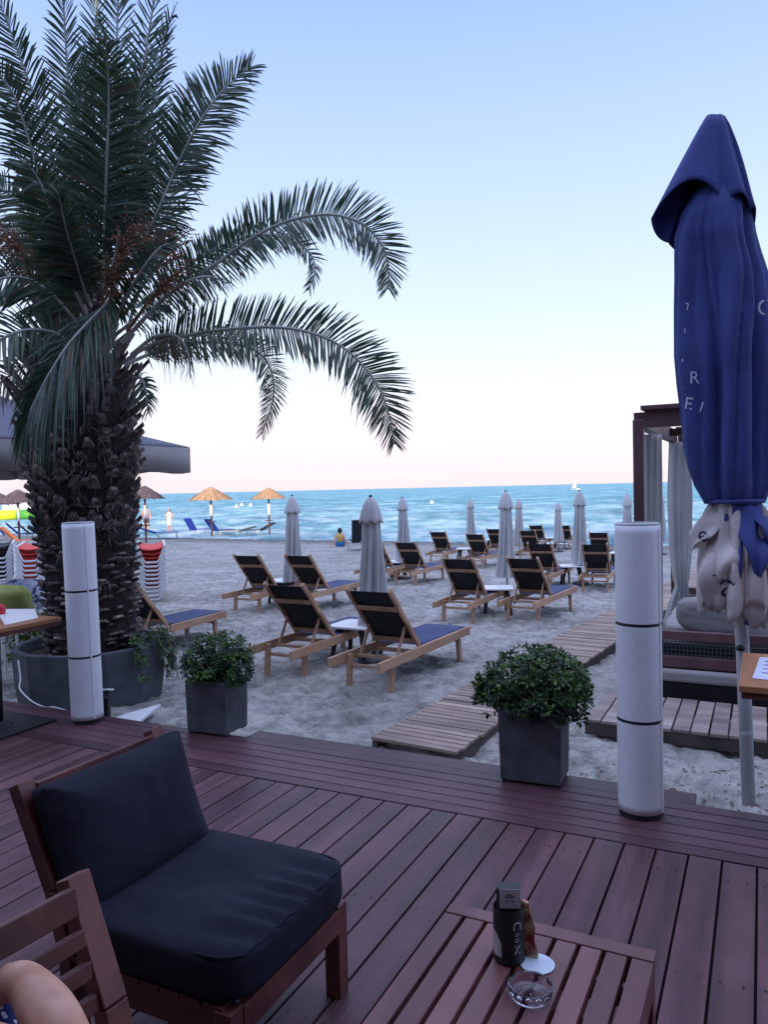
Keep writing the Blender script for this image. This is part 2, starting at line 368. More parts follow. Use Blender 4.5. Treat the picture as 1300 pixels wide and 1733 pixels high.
# ------------------------------------------------------------------ terrain
def axis(segs):
    out = [segs[0][0]]
    for a, b, st in segs:
        n = max(1, round((b - a) / st))
        out += [a + (b - a) * (i + 1) / n for i in range(n)]
    return out
xs = axis([(-140, -30, 10), (-30, -8, 1), (-8, -4, 0.2), (-4, 5.5, 0.05), (5.5, 12, 0.25), (12, 40, 1.5), (40, 140, 10)])
ys = axis([(-40, 0, 5), (0, 3.6, 0.4), (3.6, 11, 0.05), (11, 20, 0.14), (20, 46, 0.5), (46, 120, 4)])
def sand_h(x, y):
    z = sand_base(x, y)
    k = 1.0 if y < 13 else max(0.25, 1 - (y - 13) / 12)
    p = Vector((x, y, 0))
    a = noise.fractal(p * 1.6, 0.9, 2.0, 4) * 0.018
    c = noise.noise(p * 5.3); d = noise.noise(p * 9.1 + Vector((9, 3, 1)))
    foot = -max(0, c - 0.10) * 0.16 - max(0, d - 0.15) * 0.11 + max(0, -c - 0.2) * 0.07
    e1, e2 = toE(p)
    if e2 < 4.05: return min(z, -0.22) - 0.10
    return z + (a + foot) * k
mb = MB(); nx = len(xs)
mb.v = [(x, y, sand_h(x, y)) for y in ys for x in xs]
mb.f = [(j * nx + i, j * nx + i + 1, (j + 1) * nx + i + 1, (j + 1) * nx + i) for j in range(len(ys) - 1) for i in range(nx - 1)]
mb.m = [0] * len(mb.f)
tag(build('beach', mb, M_sand, smooth=True), 'pale grey sand trodden into footprints', kind='structure')

mb = MB()
# the sea starts a little under the sand edge
def us(u, x): return u - 0.57 * x
fx = [-9000, -140, -30, 0, 30, 140, 9000]
rows = []
for u in (33.5, 60, 120, 400, 2000, 12000):
    for x in fx: rows.append((x, u - 0.57 * max(-140, min(140, x)), SEA_Z))
mb.v = rows; n = len(fx)
mb.f = [(j * n + i, j * n + i + 1, (j + 1) * n + i + 1, (j + 1) * n + i) for j in range(5) for i in range(n - 1)]; mb.m = [0] * len(mb.f)
tag(build('sea', mb, M_sea), 'turquoise sea with small waves', kind='structure')

# ------------------------------------------------------------------ deck
DE = Matrix.Rotation(ANG, 4, 'Z')
def put_E(o): o.rotation_euler = (0, 0, ANG); return o
mb = MB(); pit = 0.134; x = -7.0
while x < 5.0:
    mb.box((x + pit / 2, (3.515 - 1.6) / 2, -0.014 + random.uniform(-.0012, .0012)), (pit - 0.009, 3.515 + 1.6, 0.028)); x += pit
o = put_E(build('deck', mb, M_deck, bevel=0.0025)); tag(o, 'purple brown timber deck boards', kind='structure')
mb = MB(); 
y = 3.522; i = 0
for k in range(6):
    wd = .568 / 6; mb.box((-1, y + wd / 2, -0.012), (12, wd - 0.0070, 0.026)); y += wd
mb.box((-1.7, 4.09 + 0.075, -0.014), (2.76, 0.146, 0.026))
mb.box((-1.7, 4.163 + 0.02, -0.10), (2.76, 0.02, 0.14))
o = put_E(build('deck_border', mb, M_deck2, bevel=0.003)); tag(o, 'dark timber border boards along the deck edge', kind='structure')
mb = MB(); mb.box((-1, 1.2, -0.065), (12, 5.66, 0.06)); mb.box((-1, 4.075, -0.11), (12, 0.02, 0.17)); mb.box((-1.7, 4.1, -0.07), (2.72, 0.10, 0.06))  # near-black slab under the boards stands in for shade in the gaps
o = put_E(build('deck_substructure', mb, M_under)); tag(o, 'near-black slab darkening the gaps under the deck boards', kind='structure')
# screw heads: tiny dark dots at each board near joist lines
mb2 = MB(); xx0 = -7.0
sv = []
k0 = round((-2.6 + 7.0) / pit)
for k in range(k0, k0 + 42):
    for yy in (0.55, 1.25, 1.95, 2.65, 3.35):
        for dx in (0.03, pit - 0.034):
            mb2.lathe([(0.0058, 0)], n=6, c=(xx0 + k * pit + dx, yy + random.uniform(-.01, .01), 0.0016), cap0=False)
o = put_E(build('deck_screws', mb2, M_black)); tag(o, 'dark screw heads in the deck boards', kind='structure')

# ------------------------------------------------------------------ boardwalks
def boardwalk(name, a, direction, width, length, pitch, z, mats, label, thick=0.03):
    """a = near-left corner; slats lie across the direction of travel"""
    d = Vector(direction).normalized(); r = Vector((d.y, -d.x, 0))
    rz = atan2(r.y, r.x)
    root = empty(name, label, 'boardwalk', (a[0], a[1], z), rz)
    mb = MB(); t = 0
    while t < length:
        mb.box((width / 2 + random.uniform(-.006, .006), t + pitch / 2, random.uniform(-.002, .002) - (0.0228 * max(0, t - 5) * 0.93)), (width + random.uniform(-.01, .01), pitch - 0.012, 0.022), R=Matrix.Rotation(random.uniform(-.004, .004), 3, 'Z')); t += pitch
    build('slats', mb, mats[0], root, bevel=0.003)
    for k, xx in enumerate((0.03, width - 0.03)):
        mb = MB()
        L0 = 5.0 if length > 5 else length
        mb.beam((xx, 0.004, -0.055), (xx, L0, -0.055), 0.035, 0.085)
        if length > 5: mb.beam((xx, L0, -0.055), (xx, length, -0.055 - 0.0228 * 0.93 * (length - L0)), 0.035, 0.085)
        build('runner', mb, mats[1], root)
    return root
nl = at_z(627, 1250, -0.115); nr = at_z(780, 1281, -0.09)
bd = Vector((0.52, 0.854, 0)).normalized()
boardwalk('boardwalk', (nl.x, nl.y), bd, 0.66, 13.0, 0.078, -0.115, (M_walk, M_walkd), 'weathered slatted boardwalk running from the deck towards the sea')
c2 = EP(-1.16, 5.50)
# second walkway runs along E1; near-left corner seen along its travel is on the far side
f2 = EP(-1.16, 6.30)
boardwalk('boardwalk', (f2.x, f2.y), E1, 0.80, 5.2, 0.118, -0.075, (M_walk2, M_walkd), 'low slatted boardwalk crossing in front of the canopied daybed')

# ------------------------------------------------------------------ loungers
def make_lounger():
    root = empty('sun_lounger', 'x', 'sun lounger', group='teak sun loungers on the sand')
    f = MB()
    for s in (-1, 1):
        f.beam((s * .255, 0, .275), (s * .255, 1.9, .275), .032, .085)
    f.box((0, 1.885, .27), (.48, .03, .07)); f.box((0, .80, .255), (.48, .045, .035)); f.box((0, .30, .20), (.46, .022, .03)); f.box((0, 1.70, .20), (.46, .022, .03))
    f.box((0, .44, .262), (.48, .028, .028))
    build('frame', f, M_teak, root, bevel=.004)
    for y in (.30, 1.70):
        for s in (-1, 1):
            l = MB(); l.beam((s * .218, y, .30), (s * .222, y + (.03 if y > 1 else -.03), -.06), .038, .058, up=Vector((0, 1, 0)))
            build('leg', l, M_teak, root, bevel=.004)
    an = radians(47); L = .76; hp = Vector((0, .82, .315)); d = Vector((0, -cos(an), sin(an))); nrm = Vector((0, sin(an), cos(an)))
    b = MB()
    for s in (-1, 1):
        b.beam(hp + Vector((s * .222, 0, 0)), hp + d * (L + .045) + Vector((s * .222, 0, 0)), .030, .045, up=nrm)
    for t in (.10, .56):
        b.beam(hp + d * t * 1 + Vector((-.21, 0, 0)) - nrm * .022, hp + d * t + Vector((.21, 0, 0)) - nrm * .022, .055, .018, up=nrm)
    br = build('backrest', b, M_teak, root, bevel=.004)
    sl_ = MB(); n = 6
    vs = []; fs = []
    for i in range(n + 1):
        for j in range(n + 1):
            u = i / n * 2 - 1; t = j / n
            vs.append(hp + d * (.02 + t * (L - .02)) + Vector((u * .209, 0, 0)) + nrm * (.008 - .022 * (1 - u * u) * sin(pi * t)))
    for i in range(n):
        for j in range(n): fs.append((i * (n + 1) + j, (i + 1) * (n + 1) + j, (i + 1) * (n + 1) + j + 1, i * (n + 1) + j + 1))
    sl_.add(vs, fs); build('sling', sl_, M_sling, br, solid=.006, smooth=True)
    p = MB()
    for s in (-1, 1):
        p = MB(); p.beam(hp + d * .30 + Vector((s * .19, 0, 0)) - nrm * .02, Vector((s * .19, .44, .27)), .016, .028)
        build('prop', p, M_teak, root)
    s2 = MB(); vs = []; fs = []
    for i in range(n + 1):
        for j in range(n + 1):
            u = i / n * 2 - 1; t = j / n
            vs.append(Vector((u * .235, .83 + t * 1.04, .318 - .02 * (1 - u * u) * sin(pi * t))))
    for i in range(n):
        for j in range(n): fs.append((i * (n + 1) + j, (i + 1) * (n + 1) + j, (i + 1) * (n + 1) + j + 1, i * (n + 1) + j + 1))
    s2.add(vs, fs); build('seat_sling', s2, M_navy, root, solid=.006, smooth=True)
    return root
LG = [  # px, py of the top centre of the back, yaw, label
    (625, 1003, -30, 'nearest teak lounger with its whole navy seat in view, right of the near white table'),
    (482, 993, -28, 'near teak lounger behind the smaller bush, left of the near white table'),
    (417, 940, -24, 'leftmost raised teak lounger, bare sand on its left and a white table on its right'),
    (504, 940, -27, 'teak lounger standing right in front of the leftmost closed white umbrella'),
    (775, 946, -27, 'middle teak lounger, left one of the pair in front of the boardwalk bend'),
    (885, 945, -31, 'middle teak lounger showing its navy seat, right one of the pair beside the boardwalk'),
    (686, 918, -27, 'teak lounger just right of the big closed umbrella, in the third row'),
    (629, 917, -27, 'teak lounger hidden behind the biggest closed umbrella, only its left rail end showing'),
    (741, 900, -24, 'teak lounger near the water with its back to the third row'),
    (803, 904, -27, 'far teak lounger left of the tall central closed umbrella'),
    (836, 895, -25, 'far teak lounger half hidden behind the tall central closed umbrella'),
    (893, 898, -25, 'far teak lounger peeking out above a nearer black back, right of the central umbrella'),
    (913, 920, -27, 'teak lounger directly behind the middle pair, right of the central umbrella'),
    (907, 889, -24, 'small far teak lounger close to the waterline, left of the gap'),
    (953, 889, -24, 'small far teak lounger close to the waterline, left of the right hand umbrella'),
    (1007, 921, -22, 'teak lounger in front of the right hand closed umbrella beside the white lamp tube'),
    (1013, 901, -22, 'far teak lounger whose back shows just above the one by the white lamp tube'),
]
proto = make_lounger()
lpos = []
for i, (px, py, yaw, lab) in enumerate(LG):
    o = proto if i == 0 else copy_tree(proto)
    z = -0.3
    for _ in range(10):
        p = at_z(px, py, z + .87); z = sand_base(p.x, p.y)
    a = radians(yaw); off = Vector((-sin(a), cos(a), 0)) * 0.30
    loc = Vector((p.x, p.y, z)) - off
    loc.z = sand_base(*(loc + off * 3).xy) + .0
    lpos.append((loc, a)); place(o, loc, a); o['label'] = lab
# the one left of the small bush: only its foot half shows beside the palm
o = copy_tree(proto); fe = at_z(381, 1036, -0.22 + .32)
a = radians(-24); loc = fe - Vector((-sin(a), cos(a), 0)) * 1.88 - Vector((cos(a), sin(a), 0)) * .26; loc.z = -.2
place(o, loc, a); o['label'] = 'teak lounger half hidden behind the palm trunk, only its navy foot end showing'
# small side tables
def make_table():
    root = empty('side_table', 'x', 'side table', group='small white side tables between the loungers')
    t = MB(); t.lathe([(.22, -.022), (.236, -.016), (.236, 0), (.228, .006), (.2, .004)], n=48, fn=lambda r, z, a: r / (abs(cos(a)) ** 7 + abs(sin(a)) ** 7) ** (1 / 7), c=(0, 0, .38))
    build('table_top', t, M_wplastic, root, auto=40)
    for k in range(4):
        a = pi / 4 + k * pi / 2; l = MB()
        c = Vector((cos(a), sin(a), 0)); sd_ = Vector((-sin(a), cos(a), 0))
        l.tube([c * .16 + Vector((0, 0, .36)), c * .21 + Vector((0, 0, .30)), c * .25 + Vector((0, 0, .15)), c * .275 + Vector((0, 0, -.03))], [.034, .032, .027, .024], n=6)
        build('leg', l, M_black, root)
    return root
TB = [(603, 1056, 'low white side table with black legs between the two nearest loungers'),
      (480, 982, 'low white side table between the two leftmost loungers'),
      (842, 994, 'low white side table between the middle pair of loungers'),
      (668, 950, 'low white side table just right of the big closed umbrella'),
      (787, 928, 'low side table in front of the far lounger left of the central umbrella'),
      (968, 957, 'low white side table left of the lounger by the white lamp tube'),
      (1049, 935, 'low side table half hidden by the big white lamp tube'),
      (834, 913, 'small far side table behind the central closed umbrella'),
      (931, 910, 'small far side table between the two far loungers')]
tproto = make_table()
for i, (px, py, lab) in enumerate(TB):
    o = tproto if i == 0 else copy_tree(tproto)
    z = -.3
    for _ in range(10):
        p = at_z(px, py, z + .38); z = sand_base(p.x, p.y)
    place(o, Vector((p.x, p.y, z)), radians(-27 + 10 * (i % 3))); o['label'] = lab

# ------------------------------------------------------------------ closed white umbrellas
def make_umb(seed=0):
    rr = random.Random(seed)
    root = empty('closed_umbrella', 'x', 'umbrella', group='closed white beach umbrellas')
    p = MB(); p.tube([(0, 0, -.05), (0, 0, 1.8)], .019, n=10); build('pole', p, M_poleg, root, smooth=True)
    b = MB(); b.lathe([(.17, -.03), (.17, .03), (.14, .05), (.03, .06), (.03, .16)], n=20); build('base', b, M_planter2, root, auto=40)
    ph = [rr.uniform(0, 6.28) for _ in range(4)]
    def fn(r, z, a):
        k = max(0, min(1, (1.66 - z) / .5))
        tw = a + .35 * (1.5 - z)
        f = cos(8 * tw + ph[0]) * .5 + .5; f = f ** .7
        return r * (1 - .55 * k * (1 - f) + .09 * k * cos(3 * a + ph[1] + z * 2) + .06 * k * noise.noise(Vector((cos(a) * 3, sin(a) * 3, z * 4 + ph[2]))))
    c = MB(); prof = []
    for i in range(26):
        t = i / 25; z = 1.72 - t * 1.32
        r = .088 + .015 * t + .082 * t ** 1.25
        prof.append((r, z))
    c.lathe(prof[::-1], n=64, fn=fn, cap0=False)
    build('canopy', c, M_canvas, root, smooth=True)
    h = MB(); n = 64; prof = [(.018, 1.83), (.042, 1.815), (.070, 1.76), (.098, 1.69), (.116, 1.62), (.124, 1.59), (.121, 1.575)]
    def fh(r, z, a):
        k = (1.83 - z) / .25
        return r * (1 + .16 * k * (abs(cos(4 * a + ph[2])) - .6))
    vs = []; fs = []
    for (r, z) in prof:
        for q in range(n):
            a = 2 * pi * q / n; r2 = fh(r, z, a); dz = -.035 * max(0, (1.70 - z) / .13) * abs(cos(4 * a + ph[2]))
            vs.append((r2 * cos(a), r2 * sin(a), z + dz))
    for i in range(len(prof) - 1):
        for q in range(n):
            q2 = (q + 1) % n; fs.append((i * n + q, (i + 1) * n + q, (i + 1) * n + q2, i * n + q2))
    fs.append(tuple(range(n))); h.add(vs, fs); build('top_flap', h, M_canvas, root, smooth=True, solid=.004)
    t = MB(); t.lathe([(.0, 1.862), (.014, 1.858), (.018, 1.84), (.014, 1.82)], n=10); build('finial', t, M_dgrey, root)
    return root
UB = [(627, 837, 8.0, 'tallest looking closed white umbrella, rising right behind the nearest lounger'),
      (494, 837, 12.7, 'leftmost closed white umbrella on the sand'),
      (681, 840, 17.0, 'slim closed umbrella just right of the tallest looking one'),
      (796, 843, 24.0, 'thin far closed umbrella left of the central one'),
      (856, 829.5, 12.9, 'central closed white umbrella behind the middle pair of loungers'),
      (878, 844, 24.5, 'far closed umbrella half hidden just right of the central one'),
      (945, 850, 26.0, 'smallest far closed umbrella, near the waterline left of the right hand one'),
      (981, 829, 15.4, 'closed white umbrella behind the lounger beside the white lamp tube'),
      (1062, 836, 19.5, 'closed umbrella half hidden by the daybed post and lamp tube'),
      (1119, 833, 24.0, 'far closed umbrella seen between the two daybed curtains')]
up = [make_umb(1), make_umb(5)]
for i, (px, py, D, lab) in enumerate(UB):
    o = up[i] if i < 2 else copy_tree(up[i % 2])
    p = at_y(px, py, D); zs = sand_base(p.x, p.y)
    place(o, (p.x, p.y, zs), i * 1.3); o.scale = (1, 1, (p.z - zs) / 1.862); o['label'] = lab

# ------------------------------------------------------------------ white lamp tubes on the deck
def lamp(px, py, rad, hgt, lab, tilt=0):
    p = at_z(px, py, 0.0); p = Vector((p.x, p.y + rad, 0))
    root = empty('lamp_tube', lab, 'floor lamp', p, group='white cylinder lamps on the deck')
    b = MB(); b.lathe([(rad * .97, .001), (rad * .97, .03)], n=48); build('base', b, M_black, root, auto=40)
    def bulge(r, z, a): return r * (1 + .004 * noise.noise(Vector((cos(a) * 2, sin(a) * 2, z * 3))))
    n = 40; prof = [(rad, .03 + (hgt - .03) * i / n) for i in range(n + 1)]
    s = MB(); s.lathe(prof, n=64, fn=bulge, cap0=False, cap1=False); build('shade', s, M_paper, root, smooth=True, solid=.004)
    sm = MB(); sm.box((rad * .72, -rad * .72, hgt * .5 + .01), (.010, .010, hgt - .05), R=Matrix.Rotation(pi / 4, 3, 'Z')); build('seam', sm, M_paper, root, bevel=.002)
    for f in (.335, .665):
        r = MB(); r.lathe([(rad * 1.004, hgt * f - .009), (rad * 1.022, hgt * f - .007), (rad * 1.022, hgt * f + .007), (rad * 1.004, hgt * f + .009)], n=64, cap0=False, cap1=False)
        build('ring', r, M_black, root, auto=40)
    c = MB(); c.lathe([(rad * .99, hgt - .004), (rad * 1.015, hgt - .004), (rad * 1.015, hgt + .008), (rad * .90, hgt + .012), (rad * .86, hgt + .004), (rad * .86, hgt - .05), (0.01, hgt - .05)], n=48, cap0=False)
    build('cap', c, M_poleg, root, auto=40)
    root.rotation_euler = (0, radians(tilt), 0)
    return root
lamp(1098, 1392, 0.105, 1.415, 'large near white lamp tube at the right end of the deck border')
lamp(138, 1228, 0.108, 1.42, 'white lamp tube standing in front of the palm trunk', tilt=-.8)

# ------------------------------------------------------------------ bushes in planters
def leaf_cluster(mb, c, axis_, n, size, rr, mi=0, wid=.42):
    axis_ = axis_.normalized(); a = axis_.orthogonal().normalized(); b = axis_.cross(a)
    for k in range(n):
        an = 2 * pi * k / n + rr.uniform(-.4, .4); el = rr.uniform(.1, 1.1)
        d = (a * cos(an) + b * sin(an)) * cos(el) + axis_ * sin(el); d.normalize()
        s = size * rr.uniform(.7, 1.25); sd_ = d.cross(axis_); 
        if sd_.length < .05: sd_ = a.copy()
        sd_.normalize(); nn = sd_.cross(d)
        p0 = c + d * .004; w_ = s * wid * .5
        mb.add([p0, p0 + d * s * .55 + sd_ * w_ - nn * s * .05, p0 + d * s * .95 - nn * s * .12, p0 + d * s * .55 - sd_ * w_ - nn * s * .05, p0 + d * s * .5 + nn * s * .02],
               [(0, 1, 4), (1, 2, 4), (2, 3, 4), (3, 0, 4)], mi)
def bush_mb(blobs, n, size, seed, root_pt, stems=14):
    rr = random.Random(seed); mb = MB(); st = MB()
    tot = sum(r[3] * r[4] for r in blobs)
    ends = []
    for (bx, by, bz, rx, rz) in blobs:
        m = int(n * rx * rz / tot)
        for _ in range(m):
            v = Vector((rr.gauss(0, 1), rr.gauss(0, 1), rr.gauss(0, 1))).normalized()
            q = rr.uniform(.55, 1.0) ** .6 * (1 + .12 * noise.noise(v * 3 + Vector((bx, by, bz)) * 5))
            p = Vector((bx + v.x * rx * q, by + v.y * rx * q, bz + v.z * rz * q))
            ax = (v + Vector((0, 0, .7)) + Vector((rr.gauss(0, .3), rr.gauss(0, .3), rr.gauss(0, .3))))
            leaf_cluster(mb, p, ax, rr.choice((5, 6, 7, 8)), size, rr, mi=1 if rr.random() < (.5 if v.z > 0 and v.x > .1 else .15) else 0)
            if rr.random() < .05: ends.append(p)
    for p in ends:
        m = root_pt.lerp(p, .55) + Vector((rr.uniform(-.03, .03), rr.uniform(-.03, .03), .02))
        st.tube([root_pt + Vector((rr.uniform(-.06, .06), rr.uniform(-.06, .06), 0)), m, p], [.006, .004, .002], n=5)
    return mb, st
def planter(px, py, face_w, side_w, hgt, topk, yaw, lab, plab_group, blobs, n, size, seed, blab):
    """px,py = near bottom corner (between the front face and the right hand face)"""
    p = at_z(px, py, 0.0); a = radians(yaw)
    e1 = Vector((cos(a), sin(a), 0)); e2 = Vector((-sin(a), cos(a), 0))
    c = p - e1 * face_w / 2 + e2 * side_w / 2
    root = empty('planter', lab, 'planter', c, a, group='square grey planters on the deck edge')
    m = MB()
    w0, w1 = 1 - topk, 1.0
    hx, hy = face_w / 2, side_w / 2
    def ring(k, z): return [(-hx * k, -hy * k, z), (hx * k, -hy * k, z), (hx * k, hy * k, z), (-hx * k, hy * k, z)]
    vs = ring(w0, 0.012) + ring(w1, hgt) + ring(w1 - .1, hgt) + ring(w1 - .12, hgt - .05)
    fs = [(3, 2, 1, 0)]
    for L0 in (0, 4, 8):
        for k in range(4):
            k2 = (k + 1) % 4; fs.append((L0 + k, L0 + k2, L0 + 4 + k2, L0 + 4 + k))
    m.add(vs, fs); build('pot', m, M_planter, root, bevel=.006)
    for i_ in (-1, 1):
        for j_ in (-1, 1): f = MB(); f.box((i_ * hx * .75, j_ * hy * .75, .006), (.05, .05, .012)); build('foot', f, M_black, root)
    s = MB(); s.box((0, 0, hgt - .055), (face_w * .86, side_w * .86, .02)); build('soil', s, M_soil, root)
    bx, st = bush_mb(blobs, n, size, seed, Vector((0, 0, hgt - .04)))
    br = empty('bush', blab, 'bush', c + Vector((0, 0, hgt - .045)), a, group='bushes growing in the planters')
    for q in (bx, st): q.v = [(v[0], v[1], v[2] - hgt + .045) for v in q.v]
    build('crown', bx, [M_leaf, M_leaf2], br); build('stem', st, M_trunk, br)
    return root
planter(952, 1337, .345, .27, .40, .05, -23, 'larger looking dark grey square planter on the deck edge beside the big lamp tube', '', 
        [(-.05, 0, .56, .20, .15), (.12, .02, .54, .19, .16), (-.19, -.02, .50, .13, .12), (.03, .06, .61, .16, .11), (.20, 0, .46, .11, .13), (-.25, .0, .43, .08, .09), (.10, -.08, .43, .13, .11), (-.04, -.10, .45, .12, .09)],
        820, .042, 11, 'wide dark green round leaved bush hanging over the near planter')
planter(383, 1249, .325, .27, .36, .04, -23, 'dark grey square planter between the palm and the nearest loungers', '',
        [(-.06, 0, .50, .17, .14), (.10, .02, .53, .16, .14), (.17, -.02, .43, .12, .11), (-.16, 0, .43, .11, .09), (.0, -.08, .40, .14, .09)],
        640, .036, 23, 'compact bright tipped green bush in the planter beside the palm')

# ------------------------------------------------------------------ palm
PC = Vector((-2.66, 6.95, -0.18))
palm = empty('palm_tree', 'stout palm tree with arching fronds growing out of a round grey planter', 'palm tree', PC)
def trunk_r(z):  # z above deck
    pts = [(-.2, .44), (.2, .445), (.9, .455), (1.5, .49), (2.0, .545), (2.35, .53), (2.7, .42), (3.1, .30), (3.6, .20), (3.9, .1)]
    for (a, ra), (b, rb) in zip(pts, pts[1:]):
        if z <= b: return ra + (rb - ra) * max(0, (z - a) / (b - a))
    return .1
tm = MB()
def tc_x(z): return PC.x - .03 * (z - .1)
zz = [-.1 + .1 * i for i in range(40)]
vs = []; fs = []; n = 40
for z in zz:
    for k in range(n):
        a = 2 * pi * k / n; r = trunk_r(z) - .075 + .03 * noise.noise(Vector((cos(a) * 3, sin(a) * 3, z * 4)))
        vs.append((tc_x(z) + r * cos(a), PC.y + r * sin(a), z))
for i in range(len(zz) - 1):
    for k in range(n):
        k2 = (k + 1) % n; fs.append((i * n + k, i * n + k2, (i + 1) * n + k2, (i + 1) * n + k))
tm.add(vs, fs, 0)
rr = random.Random(3)
z = .02; k = 0
while z < 3.45:
    a = k * 2.39996 + rr.uniform(-.14, .14); r = trunk_r(z) - .07 - (.03 if rr.random() < .2 else 0)
    dirr = Vector((cos(a), sin(a), 0)); tan = Vector((-sin(a), cos(a), 0)); upv = Vector((0, 0, 1))
    p = Vector((tc_x(z), PC.y, z)) + dirr * r
    if z < 1.25:
        wd, out, rise, th = .062, .050, .022, .014
    elif z < 2.3:
        wd, out, rise, th = .058, .060, .065, .024
    else:
        wd, out, rise, th = .045, .17, .26, .022
    wd *= rr.uniform(.75, 1.2); out *= rr.uniform(.6, 1.35); rise *= rr.uniform(.6, 1.3)
    p = p + upv * rr.uniform(-.03, .03); tip = p + dirr * out + upv * rise + tan * rr.uniform(-.02, .02)
    twk = rr.uniform(.35, .75)
    # blunt, cut-off leaf base: wide at the trunk, narrower and square at the end
    q = [p - tan * wd - upv * th, p + tan * wd - upv * th, p + tan * wd * .8 + upv * th, p - tan * wd * .8 + upv * th,
         tip - tan * wd * twk - upv * th * .7 + dirr * .01, tip + tan * wd * twk - upv * th * .7 + dirr * .01, tip + tan * wd * twk * .8 + upv * th * .6, tip - tan * wd * twk * .8 + upv * th * .6]
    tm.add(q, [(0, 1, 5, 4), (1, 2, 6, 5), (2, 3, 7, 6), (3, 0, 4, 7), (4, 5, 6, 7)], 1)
    if rr.random() < (.08 if z < 1.2 else .7):   # ragged fibre
        for _ in range(9):
            b0 = p + tan * rr.uniform(-wd, wd) + dirr * .03; e = b0 + dirr * rr.uniform(.04, .13) + upv * rr.uniform(-.12, .14) + tan * rr.uniform(-.06, .06)
            tm.add([b0 - tan * .006, b0 + tan * .006, e], [(0, 1, 2)], 1)
    z += .0042 if z < 1.25 else (.0052 if z < 2.3 else .008); k += 1
build('trunk', tm, [M_trunk, M_boot], palm, world=True)

def catmull(P, n):
    P = [2 * P[0] - P[1]] + P + [2 * P[-1] - P[-2]]
    out = []; m = len(P) - 3
    for s in range(n + 1):
        u = s / n * m; i = min(int(u), m - 1); t = u - i
        a, b, c, d = P[i], P[i + 1], P[i + 2], P[i + 3]
        out.append(.5 * ((2 * b) + (c - a) * t + (2 * a - 5 * b + 4 * c - d) * t * t + (3 * b - a - 3 * c + d) * t ** 3))
    return out
def frond(pts, L=.34, bare=.12, facing=None, seed=0, droop=.12, ang=52, nl=95, old=False, w=.024, vee=.28, lab=None, rt=.45):
    rr = random.Random(seed); P = catmull([Vector(p) for p in pts], 60)
    mb = MB(); n = len(P)
    mb.tube(P, [.0135 * (1 - i / n) ** .8 + .004 for i in range(n)], n=6, mi=1)
    lens = [0]
    for i in range(1, n): lens.append(lens[-1] + (P[i] - P[i - 1]).length)
    T = lens[-1]
    F0 = Vector(facing) if facing is not None else Vector((0, -1, .25))
    for sgn in (-1, 1):
        nl = nl if sgn > 0 else nl
        for q in range(nl):
            t = bare + (1 - bare) * (q + rr.uniform(-.3, .3)) / nl; t = min(.995, max(.02, t))
            s = t * T; i = 0
            while i < n - 2 and lens[i + 1] < s: i += 1
            f = (s - lens[i]) / max(1e-6, lens[i + 1] - lens[i]); p = P[i].lerp(P[i + 1], f)
            tg = (P[min(i + 2, n - 1)] - P[max(i - 1, 0)]).normalized()
            N = (F0 - tg * F0.dot(tg)).normalized(); side = tg.cross(N).normalized() * sgn
            prof = min(1, (t - bare) / .12 * .55 + .45) * (1 if t < rt else 1 - (1 - .38) * ((t - rt) / (1 - rt)) ** 1.3)
            if rr.random() < .05: continue
            odd = rr.random() < .06
            l = L * prof * rr.uniform(.80, 1.12) * (rr.uniform(.5, .9) if odd else 1)
            al = radians(ang + 16 * (1 - t) - 26 * max(0, t - .8) / .2 + rr.uniform(-6, 6))
            d = side * sin(al) + tg * cos(al) + N * (vee * rr.uniform(.3, 1.5))
            d.normalize(); g = Vector((0, 0, -1)) * (droop * rr.uniform(.5, 1.6) + (.5 if odd else 0))
            p1 = p + d * l * .45 + g * l * .25; p2 = p + d * l * .8 + g * l * .8; p3 = p + d * l + g * l * 1.4
            wv = (tg * .85 + N * rr.uniform(-.5, .5)).normalized() * w * .5
            mb.add([p - wv * .6, p + wv * .6, p1 - wv, p1 + wv, p2 - wv * .7, p2 + wv * .7, p3], [(0, 1, 3, 2), (2, 3, 5, 4), (4, 5, 6)], 2 if rr.random() < .035 else 0)
    o = build('frond', mb, [M_palmold if old else M_palm, M_palmr, M_palmold], palm, world=True)
    if lab: o['label'] = lab
    return o
def PX(lst): return [at_y(a, b, d) for (a, b, d) in lst]
